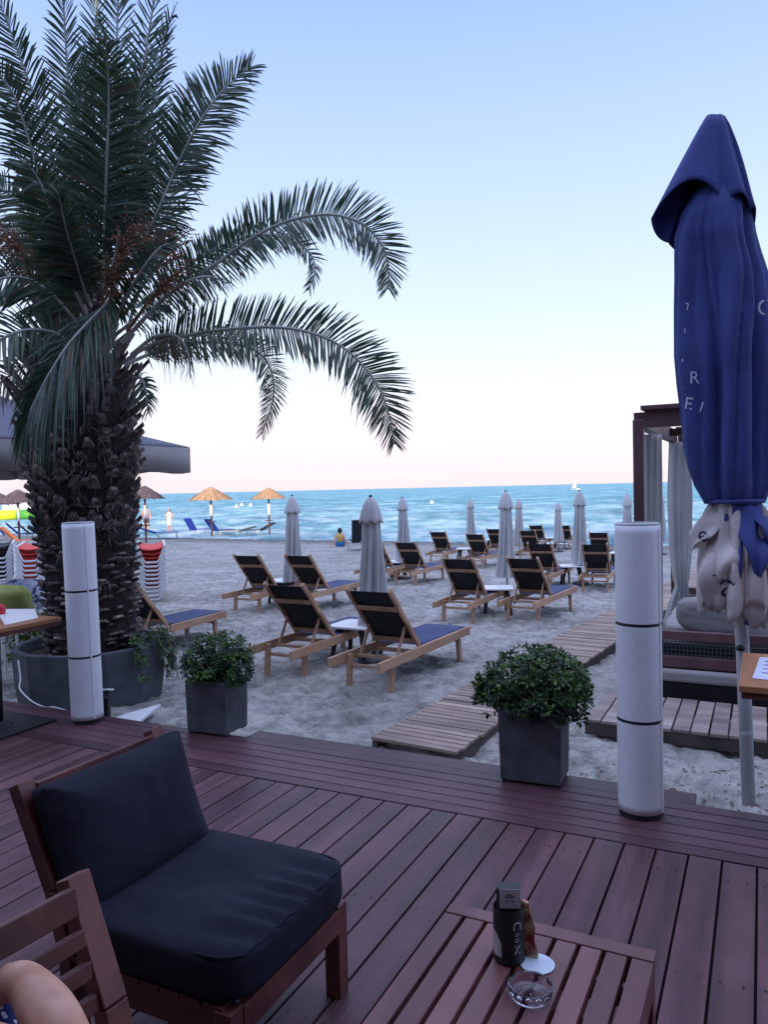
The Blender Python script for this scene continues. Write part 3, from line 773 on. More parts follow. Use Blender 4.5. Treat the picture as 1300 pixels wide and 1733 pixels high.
FR = [
 (PX([(225, 560, 6.8), (283, 500, 6.7), (366, 446, 6.6), (428, 402, 6.5), (491, 373, 6.45), (557, 363, 6.4), (607, 376, 6.4), (640, 405, 6.4), (657, 446, 6.4), (657, 490, 6.4)]), dict(L=.33, bare=.06, nl=230, seed=1, droop=.07, ang=60, w=.017, rt=.75)),
 (PX([(205, 615, 6.7), (254, 585, 6.6), (325, 566, 6.5), (399, 556, 6.4), (470, 554, 6.3), (532, 565, 6.3), (586, 592, 6.3), (632, 641, 6.3), (657, 695, 6.3), (668, 752, 6.3)]), dict(L=.32, bare=.10, nl=220, seed=2, droop=.07, ang=60, w=.0175, rt=.8)),
 (PX([(210, 618, 6.8), (262, 596, 6.9), (325, 580, 7.0), (387, 581, 7.1), (433, 594, 7.1), (458, 625, 7.1), (462, 675, 7.1), (443, 735, 7.1)]), dict(L=.24, bare=.10, nl=160, seed=3, droop=.12, w=.013)),
 (PX([(230, 520, 7.1), (330, 440, 7.4), (420, 400, 7.7), (490, 405, 7.9), (525, 430, 8.0), (533, 460, 8.0), (522, 492, 8.0)]), dict(L=.26, bare=.10, nl=90, seed=4, droop=.12)),
 (PX([(205, 520, 6.8), (240, 420, 6.7), (270, 350, 6.6), (294, 294, 6.6), (329, 221, 6.5), (374, 156, 6.5), (425, 112, 6.5)]), dict(L=.42, bare=.15, nl=220, seed=5, droop=.12, ang=56, w=.019, rt=.7)),
 (PX([(175, 500, 6.6), (176, 400, 6.35), (180, 280, 6.1), (184, 170, 5.9), (180, 90, 5.7), (176, 62, 5.55)]), dict(L=.44, bare=.05, nl=160, seed=6, droop=.18, ang=46, facing=(.1, -1, .1), vee=.1)),
 (PX([(195, 500, 6.9), (212, 350, 6.9), (232, 200, 6.9), (248, 80, 6.9), (262, -10, 6.8), (272, -70, 6.7)]), dict(L=.40, bare=.15, nl=110, seed=7, ang=38)),
 (PX([(180, 500, 7.1), (190, 300, 7.2), (196, 120, 7.2), (200, -20, 7.1), (205, -100, 7.0)]), dict(L=.42, bare=.15, nl=100, seed=8, ang=40)),
 (PX([(165, 500, 6.9), (140, 380, 6.9), (122, 260, 6.9), (114, 130, 6.9), (106, 0, 6.8), (100, -70, 6.6)]), dict(L=.36, bare=.15, nl=110, seed=9, ang=38)),
 (PX([(160, 500, 6.8), (120, 390, 6.7), (92, 290, 6.6), (66, 190, 6.5), (36, 105, 6.4), (4, 20, 6.3), (-30, -40, 6.2)]), dict(L=.36, bare=.15, nl=110, seed=10, ang=42)),
 (PX([(155, 520, 6.7), (112, 430, 6.6), (75, 330, 6.5), (48, 235, 6.4), (22, 160, 6.3), (-20, 110, 6.2), (-70, 90, 6.1)]), dict(L=.34, bare=.15, nl=105, seed=11, ang=45)),
 (PX([(150, 530, 6.8), (95, 430, 6.9), (40, 350, 7.0), (-20, 310, 7.0), (-80, 310, 7.0)]), dict(L=.34, bare=.15, nl=95, seed=12)),
 (PX([(190, 505, 6.2), (165, 530, 6.0), (120, 578, 5.85), (85, 630, 5.8), (58, 680, 5.8), (44, 715, 5.8)]), dict(L=.42, bare=.02, nl=230, seed=13, droop=.75, ang=38, facing=(-.5, -1, .5), lab='pale green frond bending down in front of the trunk')),
 (PX([(140, 560, 6.6), (90, 500, 6.4), (40, 470, 6.3), (-20, 480, 6.2), (-70, 530, 6.2)]), dict(L=.36, bare=.1, nl=80, seed=14, droop=.15)),
 (PX([(140, 590, 6.5), (80, 560, 6.2), (20, 565, 6.0), (-40, 610, 5.9), (-80, 680, 5.9)]), dict(L=.34, bare=.1, nl=75, seed=15, droop=.18)),
 (PX([(130, 620, 6.9), (70, 610, 7.0), (10, 640, 7.1), (-40, 700, 7.1)]), dict(L=.30, bare=.1, nl=65, seed=16, droop=.2)),
 (PX([(215, 560, 7.2), (250, 440, 7.4), (285, 350, 7.6), (305, 250, 7.8), (318, 190, 7.9), (322, 145, 7.9)]), dict(L=.30, bare=.2, nl=85, seed=18, ang=36)),
 (PX([(185, 480, 6.5), (205, 380, 6.3), (222, 280, 6.2), (232, 180, 6.1), (240, 110, 6.0)]), dict(L=.34, bare=.1, nl=90, seed=20, ang=40)),
 (PX([(165, 480, 6.5), (150, 380, 6.4), (140, 280, 6.3), (138, 180, 6.3), (150, 90, 6.2)]), dict(L=.36, bare=.1, nl=95, seed=21, ang=40)),
 (PX([(150, 540, 6.5), (118, 470, 6.2), (96, 400, 6.0), (80, 340, 5.9), (56, 290, 5.8), (20, 260, 5.75)]), dict(L=.32, bare=.1, nl=90, seed=23, ang=45)),
 (PX([(225, 640, 6.7), (238, 640, 6.6), (246, 660, 6.5), (250, 700, 6.45)]), dict(L=.16, bare=.0, nl=30, seed=24, droop=.4)),
 (PX([(222, 600, 6.6), (262, 570, 6.4), (300, 570, 6.3), (318, 600, 6.25), (322, 640, 6.25)]), dict(L=.16, bare=.3, nl=45, seed=25, droop=.9, w=.008, old=True, lab='thin dry frond hanging beside the trunk')),
 (PX([(140, 540, 6.7), (90, 470, 6.9), (30, 400, 7.0), (-20, 390, 7.0), (-60, 420, 7.0)]), dict(L=.30, bare=.15, nl=80, seed=26, droop=.5, old=True, lab='brown dry frond on the left of the crown')),
 (PX([(190, 560, 6.4), (215, 500, 6.1), (245, 450, 5.95), (270, 420, 5.9), (292, 410, 5.9)]), dict(L=.22, bare=.2, nl=60, seed=28, droop=.2)),
 (PX([(205, 580, 6.6), (262, 520, 6.5), (310, 480, 6.4), (352, 468, 6.4), (385, 480, 6.4)]), dict(L=.20, bare=.15, nl=70, seed=29, droop=.25, w=.010)),
 (PX([(190, 500, 7.0), (222, 380, 7.1), (246, 260, 7.2), (262, 150, 7.2), (280, 60, 7.2), (296, 10, 7.1)]), dict(L=.34, bare=.15, nl=110, seed=34, ang=38)),
 (PX([(150, 510, 6.3), (128, 440, 6.0), (110, 380, 5.8), (100, 330, 5.7)]), dict(L=.36, bare=.1, nl=110, seed=36, droop=.2, ang=42)),
 (PX([(170, 500, 7.2), (160, 350, 7.4), (156, 200, 7.5), (160, 60, 7.5), (165, -60, 7.4)]), dict(L=.36, bare=.1, nl=110, seed=33, ang=40)),
 (PX([(190, 500, 7.0), (222, 380, 7.1), (246, 260, 7.2), (262, 150, 7.2), (280, 60, 7.2), (296, 10, 7.1)]), dict(L=.32, bare=.15, nl=110, seed=34, ang=38)),
]
for pts, kw in FR: frond(pts, **kw)
# fruit stalks: sprays of thin orange strands
def spray(base, mid, n, L, seed, lab=None):
    rr = random.Random(seed); mb = MB(); mb.tube([base, (base + mid) / 2 + Vector((0, 0, .03)), mid], [.016, .013, .009], n=6)
    ax = (mid - base).normalized()
    for _ in range(n):
        d = (ax + Vector((rr.gauss(0, .5), rr.gauss(0, .5), rr.gauss(0, .45)))).normalized(); s = base.lerp(mid, rr.uniform(.55, 1))
        l = L * rr.uniform(.5, 1.1); p1 = s + d * l * .5; p2 = s + d * l + Vector((0, 0, -.18 * l))
        mb.tube([s, p1, p2], [.004, .0035, .003], n=4)
        for t in (.4, .55, .7, .82, .95):
            c = s.lerp(p2, t) + Vector((rr.gauss(0, .008), rr.gauss(0, .008), rr.gauss(0, .008)))
            mb.lathe([(.001, -.008), (.008, 0), (.001, .008)], n=5, c=c)
    o = build('fruit_stalk', mb, M_stalk, palm, world=True)
for i, (a, b, L, nn) in enumerate([((190, 520, 6.4), (262, 420, 6.2), .42, 60), ((205, 540, 6.5), (300, 405, 6.4), .36, 55), ((170, 510, 6.3), (215, 400, 6.0), .36, 55), ((215, 560, 6.5), (290, 470, 6.3), .30, 45),
                                   ((140, 520, 6.5), (60, 440, 6.3), .40, 50), ((130, 540, 6.6), (10, 400, 6.4), .40, 50), ((180, 560, 6.2), (190, 470, 6.0), .32, 50)]):
    spray(at_y(*a), at_y(*b), int(nn * .6), L, 40 + i)

# planter of the palm
pp = empty('round_planter', 'wide round grey concrete planter holding the palm', 'planter', (PC.x - .02, PC.y - .02, -.20))
m = MB(); R0 = .66
m.lathe([(R0 * .93, -.03), (R0 * .98, .20), (R0, .44), (R0 * 1.01, .50), (R0 * .93, .50), (R0 * .90, .44), (R0 * .88, .40)], n=12, cap1=False)
build('pot', m, M_planter2, pp, bevel=.012)
m = MB(); m.lathe([(R0 * .9, .40), (.2, .44)], n=20, cap0=False); build('soil', m, M_soil, pp)
rr = random.Random(5); m = MB(); st = MB()
for _ in range(9):
    a = rr.uniform(-.75, .15); x0 = PC.x + cos(a) * .60; y0 = PC.y + sin(a) * .60
    P = [Vector((x0, y0, .26))]; L_ = rr.uniform(.12, .42)
    for s in range(7):
        P.append(P[0] + Vector((cos(a) * (.04 + .035 * min(s, 2)), sin(a) * (.04 + .035 * min(s, 2)), .06 - L_ * s / 6 + (.04 if s < 2 else 0))) + Vector((rr.gauss(0, .015), rr.gauss(0, .015), 0)))
    st.tube(P, .004, n=4)
    for q in P[1:]:
        for _ in range(2): leaf_cluster(m, q + Vector((rr.gauss(0, .025), rr.gauss(0, .025), rr.gauss(0, .02))), Vector((cos(a), sin(a), .5)), 6, .04, rr, mi=1 if rr.random() < .3 else 0)
for _ in range(32):
    a = rr.uniform(-.6, .3); r = rr.uniform(.45, .68); leaf_cluster(m, Vector((PC.x + cos(a) * r, PC.y + sin(a) * r, .30 + rr.uniform(0, .10))), Vector((cos(a), sin(a), 1)), 6, .05, rr)
tr = empty('trailing_plant', 'green trailing plant spilling over the right rim of the round planter', 'plant', (PC.x + .5, PC.y - .3, .25))
build('foliage', m, [M_leaf, M_leaf2], tr, world=True); build('stem', st, M_trunk, tr, world=True)

# ------------------------------------------------------------------ near lounge chair
def rounded(sx_, sy_, sz_, p=5.0, n=26, seed=0, wr=.004, puff=.0, fn=None):
    """a stuffed cushion: a cube pushed towards a rounded box"""
    mb = MB(); vs = {}; V = []; Fc = []
    def vid(k):
        if k in vs: return vs[k]
        x, y, z = (c / n * 2 - 1 for c in k)
        q = (abs(x) ** p + abs(y) ** p + abs(z) ** p) ** (1 / p)
        x, y, z = x / q, y / q, z / q
        P = Vector((x * sx_, y * sy_, z * sz_))
        edge = (1 - x * x) * (1 - y * y)
        P.z *= (1 + puff * edge)
        nz_ = noise.fractal(Vector((P.x * 7 + seed, P.y * 7, P.z * 7)), .8, 2, 4) * wr + noise.ridged_multi_fractal(Vector((P.x * 4 + seed, P.y * 9, P.z * 3)), .9, 2, 3, 1, 2) * wr * .6
        P += Vector((x, y, z)).normalized() * nz_
        if fn: P = fn(P, x, y, z)
        vs[k] = len(V); V.append(P); return vs[k]
    for ax in range(3):
        for s in (0, n):
            for i in range(n):
                for j in range(n):
                    def K(a, b):
                        r = [0, 0, 0]; r[ax] = s; r[(ax + 1) % 3] = a; r[(ax + 2) % 3] = b; return tuple(r)
                    q = (vid(K(i, j)), vid(K(i + 1, j)), vid(K(i + 1, j + 1)), vid(K(i, j + 1)))
                    Fc.append(q if s == n else q[::-1])
    mb.add(V, Fc); return mb
FR_L = EP(-1.21, 1.51); FR_R = EP(-1.21, 2.12)    # front corners on the deck
cdir = (FR_R - FR_L).normalized(); cyaw = atan2(cdir.y, cdir.x) - pi / 2
CW = (FR_R - FR_L).length
mid = (FR_L + FR_R) / 2
chair = empty('lounge_chair', 'dark red wooden lounge chair with charcoal seat and back cushions', 'lounge chair', mid, cyaw)
# local: +x = front, y across, z up; front edge at x=0
def legs_frame(root, W, depth, zt, back_h, lean, m, arms=False):
    for s in (-1, 1):
        l = MB(); l.box((-.03, s * (W / 2 - .03), zt / 2), (.055, .055, zt)); build('leg', l, m, root, bevel=.004)
        # rear leg and back post are one bent timber
        l = MB(); xb = -depth
        P = [(xb + .05, 0.0), (xb + .03, zt), (xb - .02, zt + .18), (xb - lean, back_h)]
        for (x0, z0), (x1, z1) in zip(P, P[1:]):
            l.beam((x0, s * (W / 2 - .03), z0), (x1, s * (W / 2 - .03), z1), .045, .058, up=Vector((0, 1, 0)))
        build('back_post', l, m, root, bevel=.003)
    a = MB(); a.box((-.012, 0, zt - .045), (.024, W - .115, .075)); build('front_rail', a, m, root, bevel=.003)
    for s in (-1, 1): a = MB(); a.box((-depth / 2, s * (W / 2 - .022), zt - .045), (depth - .12, .024, .075)); build('side_rail', a, m, root, bevel=.003)
    a = MB(); nn = 8
    for i in range(nn):
        a.box((-.065 - (depth - .13) * i / (nn - 1), 0, zt + .002), (.066, W - .012, .016))
    build('seat_slats', a, m, root, bevel=.002)
legs_frame(chair, CW, .62, .30, .77, .16, M_red)
a = MB(); a.beam((-.745, -CW / 2 + .058, .722), (-.745, CW / 2 - .058, .718), .022, .085, up=Vector((-.2, 0, 1))); build('top_rail', a, M_red, chair, bevel=.004)
a = MB()
for i in range(4): a.beam((-.665 - .020 * i, -CW / 2 + .058, .40 + .075 * i), (-.665 - .020 * i, CW / 2 - .058, .40 + .08 * i), .018, .05, up=Vector((-.2, 0, 1)))
build('back_slats', a, M_red, chair, bevel=.003)
def seatfn(P, x, y, z):
    # gathered folds along the front edge
    k = max(0, x - .25) / .75
    P.z += (.0075 * k * sin(P.y * 74 + 3 * sin(P.x * 9) + 2 * sin(P.y * 11)) + .003 * k * sin(P.y * 31)) * max(0, z + .3) - .004 * k
    P.z -= .022 * math.exp(-((P.x + .05) ** 2 + P.y ** 2) / .03) * max(0, z)
    return P
cs = rounded(.325, CW / 2 + .002, .070, p=7, n=48, seed=3, wr=.0035, puff=.16, fn=seatfn)
cs.v = [(v[0] - .305, v[1], v[2] + .378) for v in cs.v]
build('seat_cushion', cs, M_cush, chair, smooth=True)
pm_ = MB()
for sz_ in (-1, 1):
    P_ = []
    for q in range(81):
        a = 2 * pi * q / 80; qq = (abs(cos(a)) ** 9 + abs(sin(a)) ** 9) ** (1 / 9); x_, y_ = cos(a) / qq, sin(a) / qq
        P_.append((x_ * .3155 - .305, y_ * (CW / 2 - .0075), .378 + sz_ * .0535 + .003 * sin(y_ * 25) * (x_ > .5)))
    pm_.tube(P_, .0042, n=5)
build('piping', pm_, M_cush, chair.children[-1], smooth=True)
def backfn(P, x, y, z):
    # y across, z becomes height; corners pulled into points
    cpt = (abs(x) ** 4) * (abs(y) ** 4)
    P.x *= (1 - .05 * (1 - y * y)); P.z *= (1 - .82 * max(x * x, y * y) ** 3)
    P.y *= (1 - .03 * (1 - x * x)); return P
cb_ = rounded(.210, CW / 2 - .005, .080, p=16, n=48, seed=8, wr=.004, puff=.25, fn=backfn)
Rb = Matrix.Rotation(radians(-(90 - 17)), 4, 'Y')   # x axis -> up, leaning back
Tb = Matrix.Translation((-.625, .0, .575)) @ Matrix.Rotation(radians(-110), 4, 'Y')
cb_.v = [tuple(Tb @ Vector(v)) for v in cb_.v]
build('back_cushion', cb_, M_cush, chair, smooth=True)

# two-seat slatted chair at bottom left
tip = at_z(157, 1484, .78)
syaw = radians(-31)
s1 = Vector((cos(syaw), sin(syaw), 0)); s2 = Vector((-sin(syaw), cos(syaw), 0))
SW = 1.15; 
sorig = tip - s2 * SW / 2 + s1 * (.62 + .13 - .03); sorig.z = 0
bench = empty('slatted_bench', 'mahogany slat back bench at the bottom left corner behind the bare arm', 'bench', sorig, syaw)
legs_frame(bench, SW, .62, .36, .79, .13, M_red)
for i in range(6):
    a = MB(); zc = (.757, .684, .622, .560, .498, .436)[i]; hh = (.060, .036, .036, .036, .036, .036)[i]
    xo = -.62 - .13 * (zc - .36) / (.79 - .36) + .034
    a.beam((xo, -SW / 2 + .058, zc), (xo, SW / 2 - .058, zc), .020, hh, up=Vector((-.22, 0, 1)))
    build('top_rail' if i == 0 else 'back_slat', a, M_red, bench, bevel=.003)

# ------------------------------------------------------------------ coffee table with its things
TZ = .40
tl = at_z(765, 1527, TZ); trr = at_z(1112, 1609, TZ)
td = (trr - tl); TW = td.length; tyaw = atan2(td.y, td.x)
ct = empty('coffee_table', 'low mahogany slatted coffee table in the bottom right foreground', 'table', Vector((tl.x, tl.y, 0)), tyaw)
TL_ = .62
for (x, y) in ((.028, -.028), (TW - .028, -.028), (.028, -TL_ + .028), (TW - .028, -TL_ + .028)):
    l = MB(); l.box((x, y, (TZ - .022) / 2), (.048, .048, TZ - .022)); build('leg', l, M_red, ct, bevel=.003)
for y in (-.026, -TL_ + .026):
    l = MB(); l.box((TW / 2, y, TZ - .010), (TW, .052, .022)); build('end_board', l, M_redy, ct, bevel=.003)
gap = .0115; nsl = 9; sw = (TW - gap * (nsl - 1)) / nsl
l = MB()
for i in range(nsl): l.box((sw / 2 + i * (sw + gap), -TL_ / 2, TZ - .018), (sw, TL_ - .108, .034))
build('top_slats', l, M_redy, ct, bevel=.003)
l = MB()
for x in (.014, TW - .014): l.box((x, -TL_ / 2, TZ - .070), (.02, TL_ - .105, .065))
for y in (-.014, -TL_ + .014): l.box((TW / 2, y, TZ - .058), (TW - .105, .02, .07))
build('apron', l, M_red, ct, bevel=.002)
l = MB(); l.box((TW / 2, -TL_ / 2, TZ - .049), (TW - .03, .05, .026)); l.box((TW / 2, -.15, TZ - .049), (TW - .03, .04, .026)); l.box((TW / 2, -TL_ + .15, TZ - .049), (TW - .03, .04, .026)); build('cross_bar', l, M_under, ct)

def textmb(body, size, ext=.0004):
    cu = bpy.data.curves.new('t', 'FONT'); cu.body = body; cu.size = size; cu.align_x = 'CENTER'; cu.align_y = 'CENTER'; cu.resolution_u = 3
    ob = bpy.data.objects.new('t', cu); COL.objects.link(ob); dg = bpy.context.evaluated_depsgraph_get(); dg.update()
    me = bpy.data.meshes.new_from_object(ob.evaluated_get(dg)); vs = [v.co.copy() for v in me.vertices]; fs = [tuple(p.vertices) for p in me.polygons]
    bpy.data.objects.remove(ob); bpy.data.meshes.remove(me); bpy.data.curves.remove(cu)
    return vs, fs
cp = at_z(866, 1634, TZ); cp = Vector((cp.x, cp.y + .032, TZ)); cr_ = .040
hold = empty('tin_holder', 'black cylindrical holder with white lettering standing on the coffee table', 'holder', cp, 0)
m = MB(); m.lathe([(cr_ * .95, 0.0005), (cr_, .003), (cr_, .137), (cr_ * .97, .14), (cr_ * .92, .138), (cr_ * .92, .01), (.002, .01)], n=40, cap0=True, cap1=False); build('can', m, M_black, hold, auto=35)
m = MB()  # grey side panel of the print
vs = []; fs = []
for i in range(9):
    a = radians(188 + i * 5.5)
    for z in (.02, .085 - .0015 * i * i * .3): vs.append(((cr_ + .0004) * cos(a), (cr_ + .0004) * sin(a), z))
for i in range(8): fs.append((2 * i, 2 * i + 2, 2 * i + 3, 2 * i + 1))
m.add(vs, fs); build('side_panel', m, M_grey, hold)
m = MB()
def wrap(vs, ac, zc, r, rot=0):
    out = []
    for v in vs:
        x, z = v.x * cos(rot) - v.y * sin(rot), v.x * sin(rot) + v.y * cos(rot)
        a = ac + x / r; out.append((r * cos(a), r * sin(a), z + zc))
    return out
for (ch, zc, s, rot) in (('Z', .042, .030, 0), ('=', .066, .026, 0), ('=', .080, .022, 0), ('C', .104, .034, -pi / 2)):
    vs, fs = textmb(ch, s); m.add(wrap(vs, radians(292), zc, cr_ + .0006, rot), fs)
build('lettering', m, M_grey, hold)
bxm = empty('box', 'black box with a grey emblem label standing inside the black holder', 'box', cp + Vector((.002, 0, .0125)), radians(-6))
m = MB(); m.box((-.002, .0, .089), (.060, .034, .178)); build('carton', m, M_black, bxm, bevel=.001)
m = MB(); m.box((.001, -.0178, .152), (.054, .0012, .050)); lb = build('label', m, M_grey, bxm)
m = MB()
for rad_ in (.011, .0065):
    vs = []; fs = []
    for i in range(13):
        a = radians(15 + 150 * i / 12)
        for r in (rad_, rad_ - .0028): vs.append((.001 + r * cos(a) * 1.2, -.0189, .152 + r * 1.1 * sin(a)))
    for i in range(12): fs.append((2 * i, 2 * i + 2, 2 * i + 3, 2 * i + 1))
    m.add(vs, fs)
for x in (-.008, 0, .008): m.box((.001 + x, -.0189, .146), (.004, .0006, .003))
build('emblem', m, M_print, lb)
pk = cp + Vector((cr_ + .016, .004, 0.0005))
m = MB(); vs = []; fs = []; npk = 10
for j in range(npk + 1):
    z = .145 * j / npk
    wv = .022 * (1 if j < 7 else (1 - .55 * ((j - 7) / 3) ** 1.5)); lean = -.10 * z + .003 * sin(j * 1.4)
    for (sx2, sy2) in ((-1, -1), (1, -1), (1, 1), (-1, 1)):
        vs.append((lean + sx2 * wv * .72, sy2 * .010 * (1 - .3 * j / npk) + sx2 * -.007 + .002 * sin(j * 2.1), z))
for j in range(npk):
    for k in range(4): fs.append((4 * j + k, 4 * j + (k + 1) % 4, 4 * j + 4 + (k + 1) % 4, 4 * j + 4 + k))
fs += [(3, 2, 1, 0), tuple(4 * npk + k for k in range(4))]
m.add(vs, fs); m.v = [tuple(Vector(v) + pk) for v in m.v]
tag(build('snack_packet', m, M_packet, origin=pk, bevel=.002), 'crumpled red and brown packet leaning against the black holder', 'packet')
dc = at_z(910, 1632, TZ)
m = MB(); m.lathe([(.043, 0.0005), (.0435, .001), (.0435, .002), (.043, .0025)], n=40); m.v = [tuple(Vector(v) + dc) for v in m.v]
tag(build('coaster', m, M_coaster, origin=dc, auto=40), 'pale round coaster under the edge of the glass ashtray', 'coaster')
ac = at_z(902, 1700, TZ) + Vector((0, .026, .001))
m = MB(); m.lathe([(.034, 0.0), (.044, .002), (.051, .010), (.053, .022), (.053, .030), (.050, .032), (.047, .030), (.045, .018), (.038, .009), (.015, .0065), (.001, .0065)], n=56, cap1=False,
          fn=lambda r, z, a: r * (1 + (.018 * cos(12 * a) if r > .045 else 0)))
m.v = [tuple(Vector(v) + ac) for v in m.v]
tag(build('glass_ashtray', m, M_glass, origin=ac, smooth=True), 'clear round glass ashtray at the front of the coffee table', 'ashtray')

# ------------------------------------------------------------------ tables at the frame edges
def cafe_table(corner, sx2, sy2, lab, size=.72, plate=.54):
    """corner: world point on top edge; table spreads sx2*E1, sy2*E2 from it"""
    c = corner + E1 * sx2 * size / 2 + E2 * sy2 * size / 2
    root = empty('cafe_table', lab, 'table', (c.x, c.y, 0), ANG)
    m = MB(); m.box((0, 0, .735), (size, size, .03)); build('table_top', m, M_orange, root, bevel=.004)
    m = MB(); m.box((0, 0, .705), (size - .02, size - .02, .028)); build('apron', m, M_red, root, bevel=.003)
    m = MB(); m.tube([(0, 0, .02), (0, 0, .69)], .035, n=14); build('column', m, M_black, root, smooth=True)
    m = MB(); m.box((0, 0, .010), (plate, plate, .018)); m.lathe([(.10, .019), (.05, .05)], n=14); build('foot_plate', m, M_black, root, bevel=.004)
    return root, c
C1 = at_z(104, 1044, .75); t1, c1 = cafe_table(C1, -1, -1, 'orange wood cafe table at the left edge with papers on it', .62)
C2 = at_z(1251, 1160, .75); t2, c2_ = cafe_table(C2, 1, 1, 'orange wood cafe table corner at the right edge beside the blue umbrella pole', .70, .34)
def sheet(pts, z, name, lab, cat, m_):
    mb = MB(); n = len(pts); c = sum((Vector((p[0], p[1], 0)) for p in pts), Vector((0, 0, 0))) / n
    vs = [Vector((p[0], p[1], z)) for p in pts] + [Vector((p[0], p[1], z + .003)) for p in pts]
    fs = [tuple(range(n - 1, -1, -1)), tuple(range(n, 2 * n))] + [(i, (i + 1) % n, n + (i + 1) % n, n + i) for i in range(n)]
    mb.add(vs, fs); return tag(build(name, mb, m_, origin=(c.x, c.y, z)), lab, cat)
q = [at_z(a, b, .752) for (a, b) in ((8, 1058), (64, 1046), (58, 1031), (-10, 1031))]
sheet([v.xy for v in q], .751, 'paper_placemat', 'white paper lying on the left cafe table', 'placemat', M_wplastic)
q = [at_z(a, b, .752) for (a, b) in ((1274, 1148), (1345, 1156), (1345, 1114), (1287, 1113))]
pm = sheet([v.xy for v in q], .751, 'paper_placemat', 'blue and white printed paper lying on the right cafe table', 'placemat', M_menu)
m = MB(); cpn = q[0].lerp(q[2], .5)
for i, t in enumerate((.25, .45, .62, .8)):
    a = q[0].lerp(q[3], t) + E1 * .03; m.beam((a.x, a.y, .7550), (a.x + E1.x * .11, a.y + E1.y * .11, .7550), .012 if i != 1 else .006, .0008)
build('print', m, M_bluebed, pm, world=True).location = (0, 0, 0)
cg = at_z(4, 1040, .75)
m = MB(); m.lathe([(.03, 0), (.036, .02), (.034, .05), (.02, .07), (.005, .075)], n=20); m.v = [tuple(Vector(v) + Vector((cg.x - .015, cg.y, .7545))) for v in m.v]
tag(build('candle_jar', m, M_redth, origin=(cg.x - .015, cg.y, .7545), auto=50), 'small red jar at the left edge on the cafe table papers', 'jar')

# ------------------------------------------------------------------ big closed navy umbrella
UD = 4.27
ub = at_y(1268, 1362, UD); UB0 = Vector((ub.x, UD, -0.2))
bu = empty('closed_parasol', 'tall closed navy blue parasol with cream lettered hem at the right edge', 'parasol', UB0)
apex = at_y(1211, 200, UD)
m = MB(); m.tube([at_y(1269, 1385, UD), at_y(1258, 1100, UD), at_y(1234, 700, UD), at_y(1213, 215, UD)], [.036, .036, .034, .030], n=16); build('pole', m, M_poleg, bu, world=True, smooth=True)
m = MB(); kc = at_y(1254, 1097, UD - .045); m.lathe([(.004, -.018), (.022, -.012), (.024, 0), (.022, .012), (.004, .018)], n=14, c=kc); build('crank_knob', m, M_black, bu, world=True, smooth=True)
m = MB(); 
for py_ in (1238,): 
    c = at_y(1264, py_, UD); m.lathe([(.038, -.01), (.038, .01)], n=16, c=c)
build('collar', m, M_poleg, bu, world=True, auto=40)
BR = [(320, 1178, 1256), (360, 1155, 1270), (400, 1143, 1276), (430, 1142, 1284), (470, 1142, 1297), (520, 1141, 1306), (560, 1141, 1311), (600, 1141, 1313), (650, 1145, 1313), (700, 1151, 1311), (750, 1156, 1309), (790, 1165, 1306), (820, 1176, 1302), (850, 1194, 1292)]
def interp(tab, y):
    if y <= tab[0][0]: return tab[0][1:]
    for a, b in zip(tab, tab[1:]):
        if y <= b[0]:
            f = (y - a[0]) / (b[0] - a[0]); return tuple(a[i] + (b[i] - a[i]) * f for i in range(1, len(a)))
    return tab[-1][1:]
def body_pt(py, an):
    l, r = interp(BR, py); c = at_y((l + r) / 2, py, UD); R = (r - l) / 2 / 1300 * UD
    k = min(1, (py - 320) / 110) * (1 if py < 780 else 1 - .45 * (py - 780) / 70)
    s = (py - 320) / 530
    a2 = an + .30 * s
    a2 += .22 * noise.noise(Vector((cos(an) * 1.3, sin(an) * 1.3, s * 2.2)))
    f = 1.0 * abs(cos(2.5 * a2 + .6)) ** .8 + .35 * abs(cos(6.5 * a2 + 1.1 + 1.2 * s)) ** .7 + .12 * noise.noise(Vector((cos(an) * 5, sin(an) * 5, s * 5)))
    rad = R * (1 - .66 * k * (1 - f / 1.35) * (abs(sin(an)) ** .5 * .9 + .1))
    return Vector((c.x + cos(an) * rad, c.y + sin(an) * rad * .9, c.z))
m = MB(); NA = 144; pys = [320 + 10 * i for i in range(54)]
vs = [body_pt(py, 2 * pi * k / NA) for py in pys for k in range(NA)]; fs = []
for i in range(len(pys) - 1):
    for k in range(NA):
        k2 = (k + 1) % NA; fs.append((i * NA + k, (i + 1) * NA + k, (i + 1) * NA + k2, i * NA + k2))
m.add(vs, fs); cloth = build('canopy', m, M_blue, bu, world=True, smooth=True, solid=.004)
bvh = BVHTree.FromPolygons([tuple(v) for v in vs], fs)
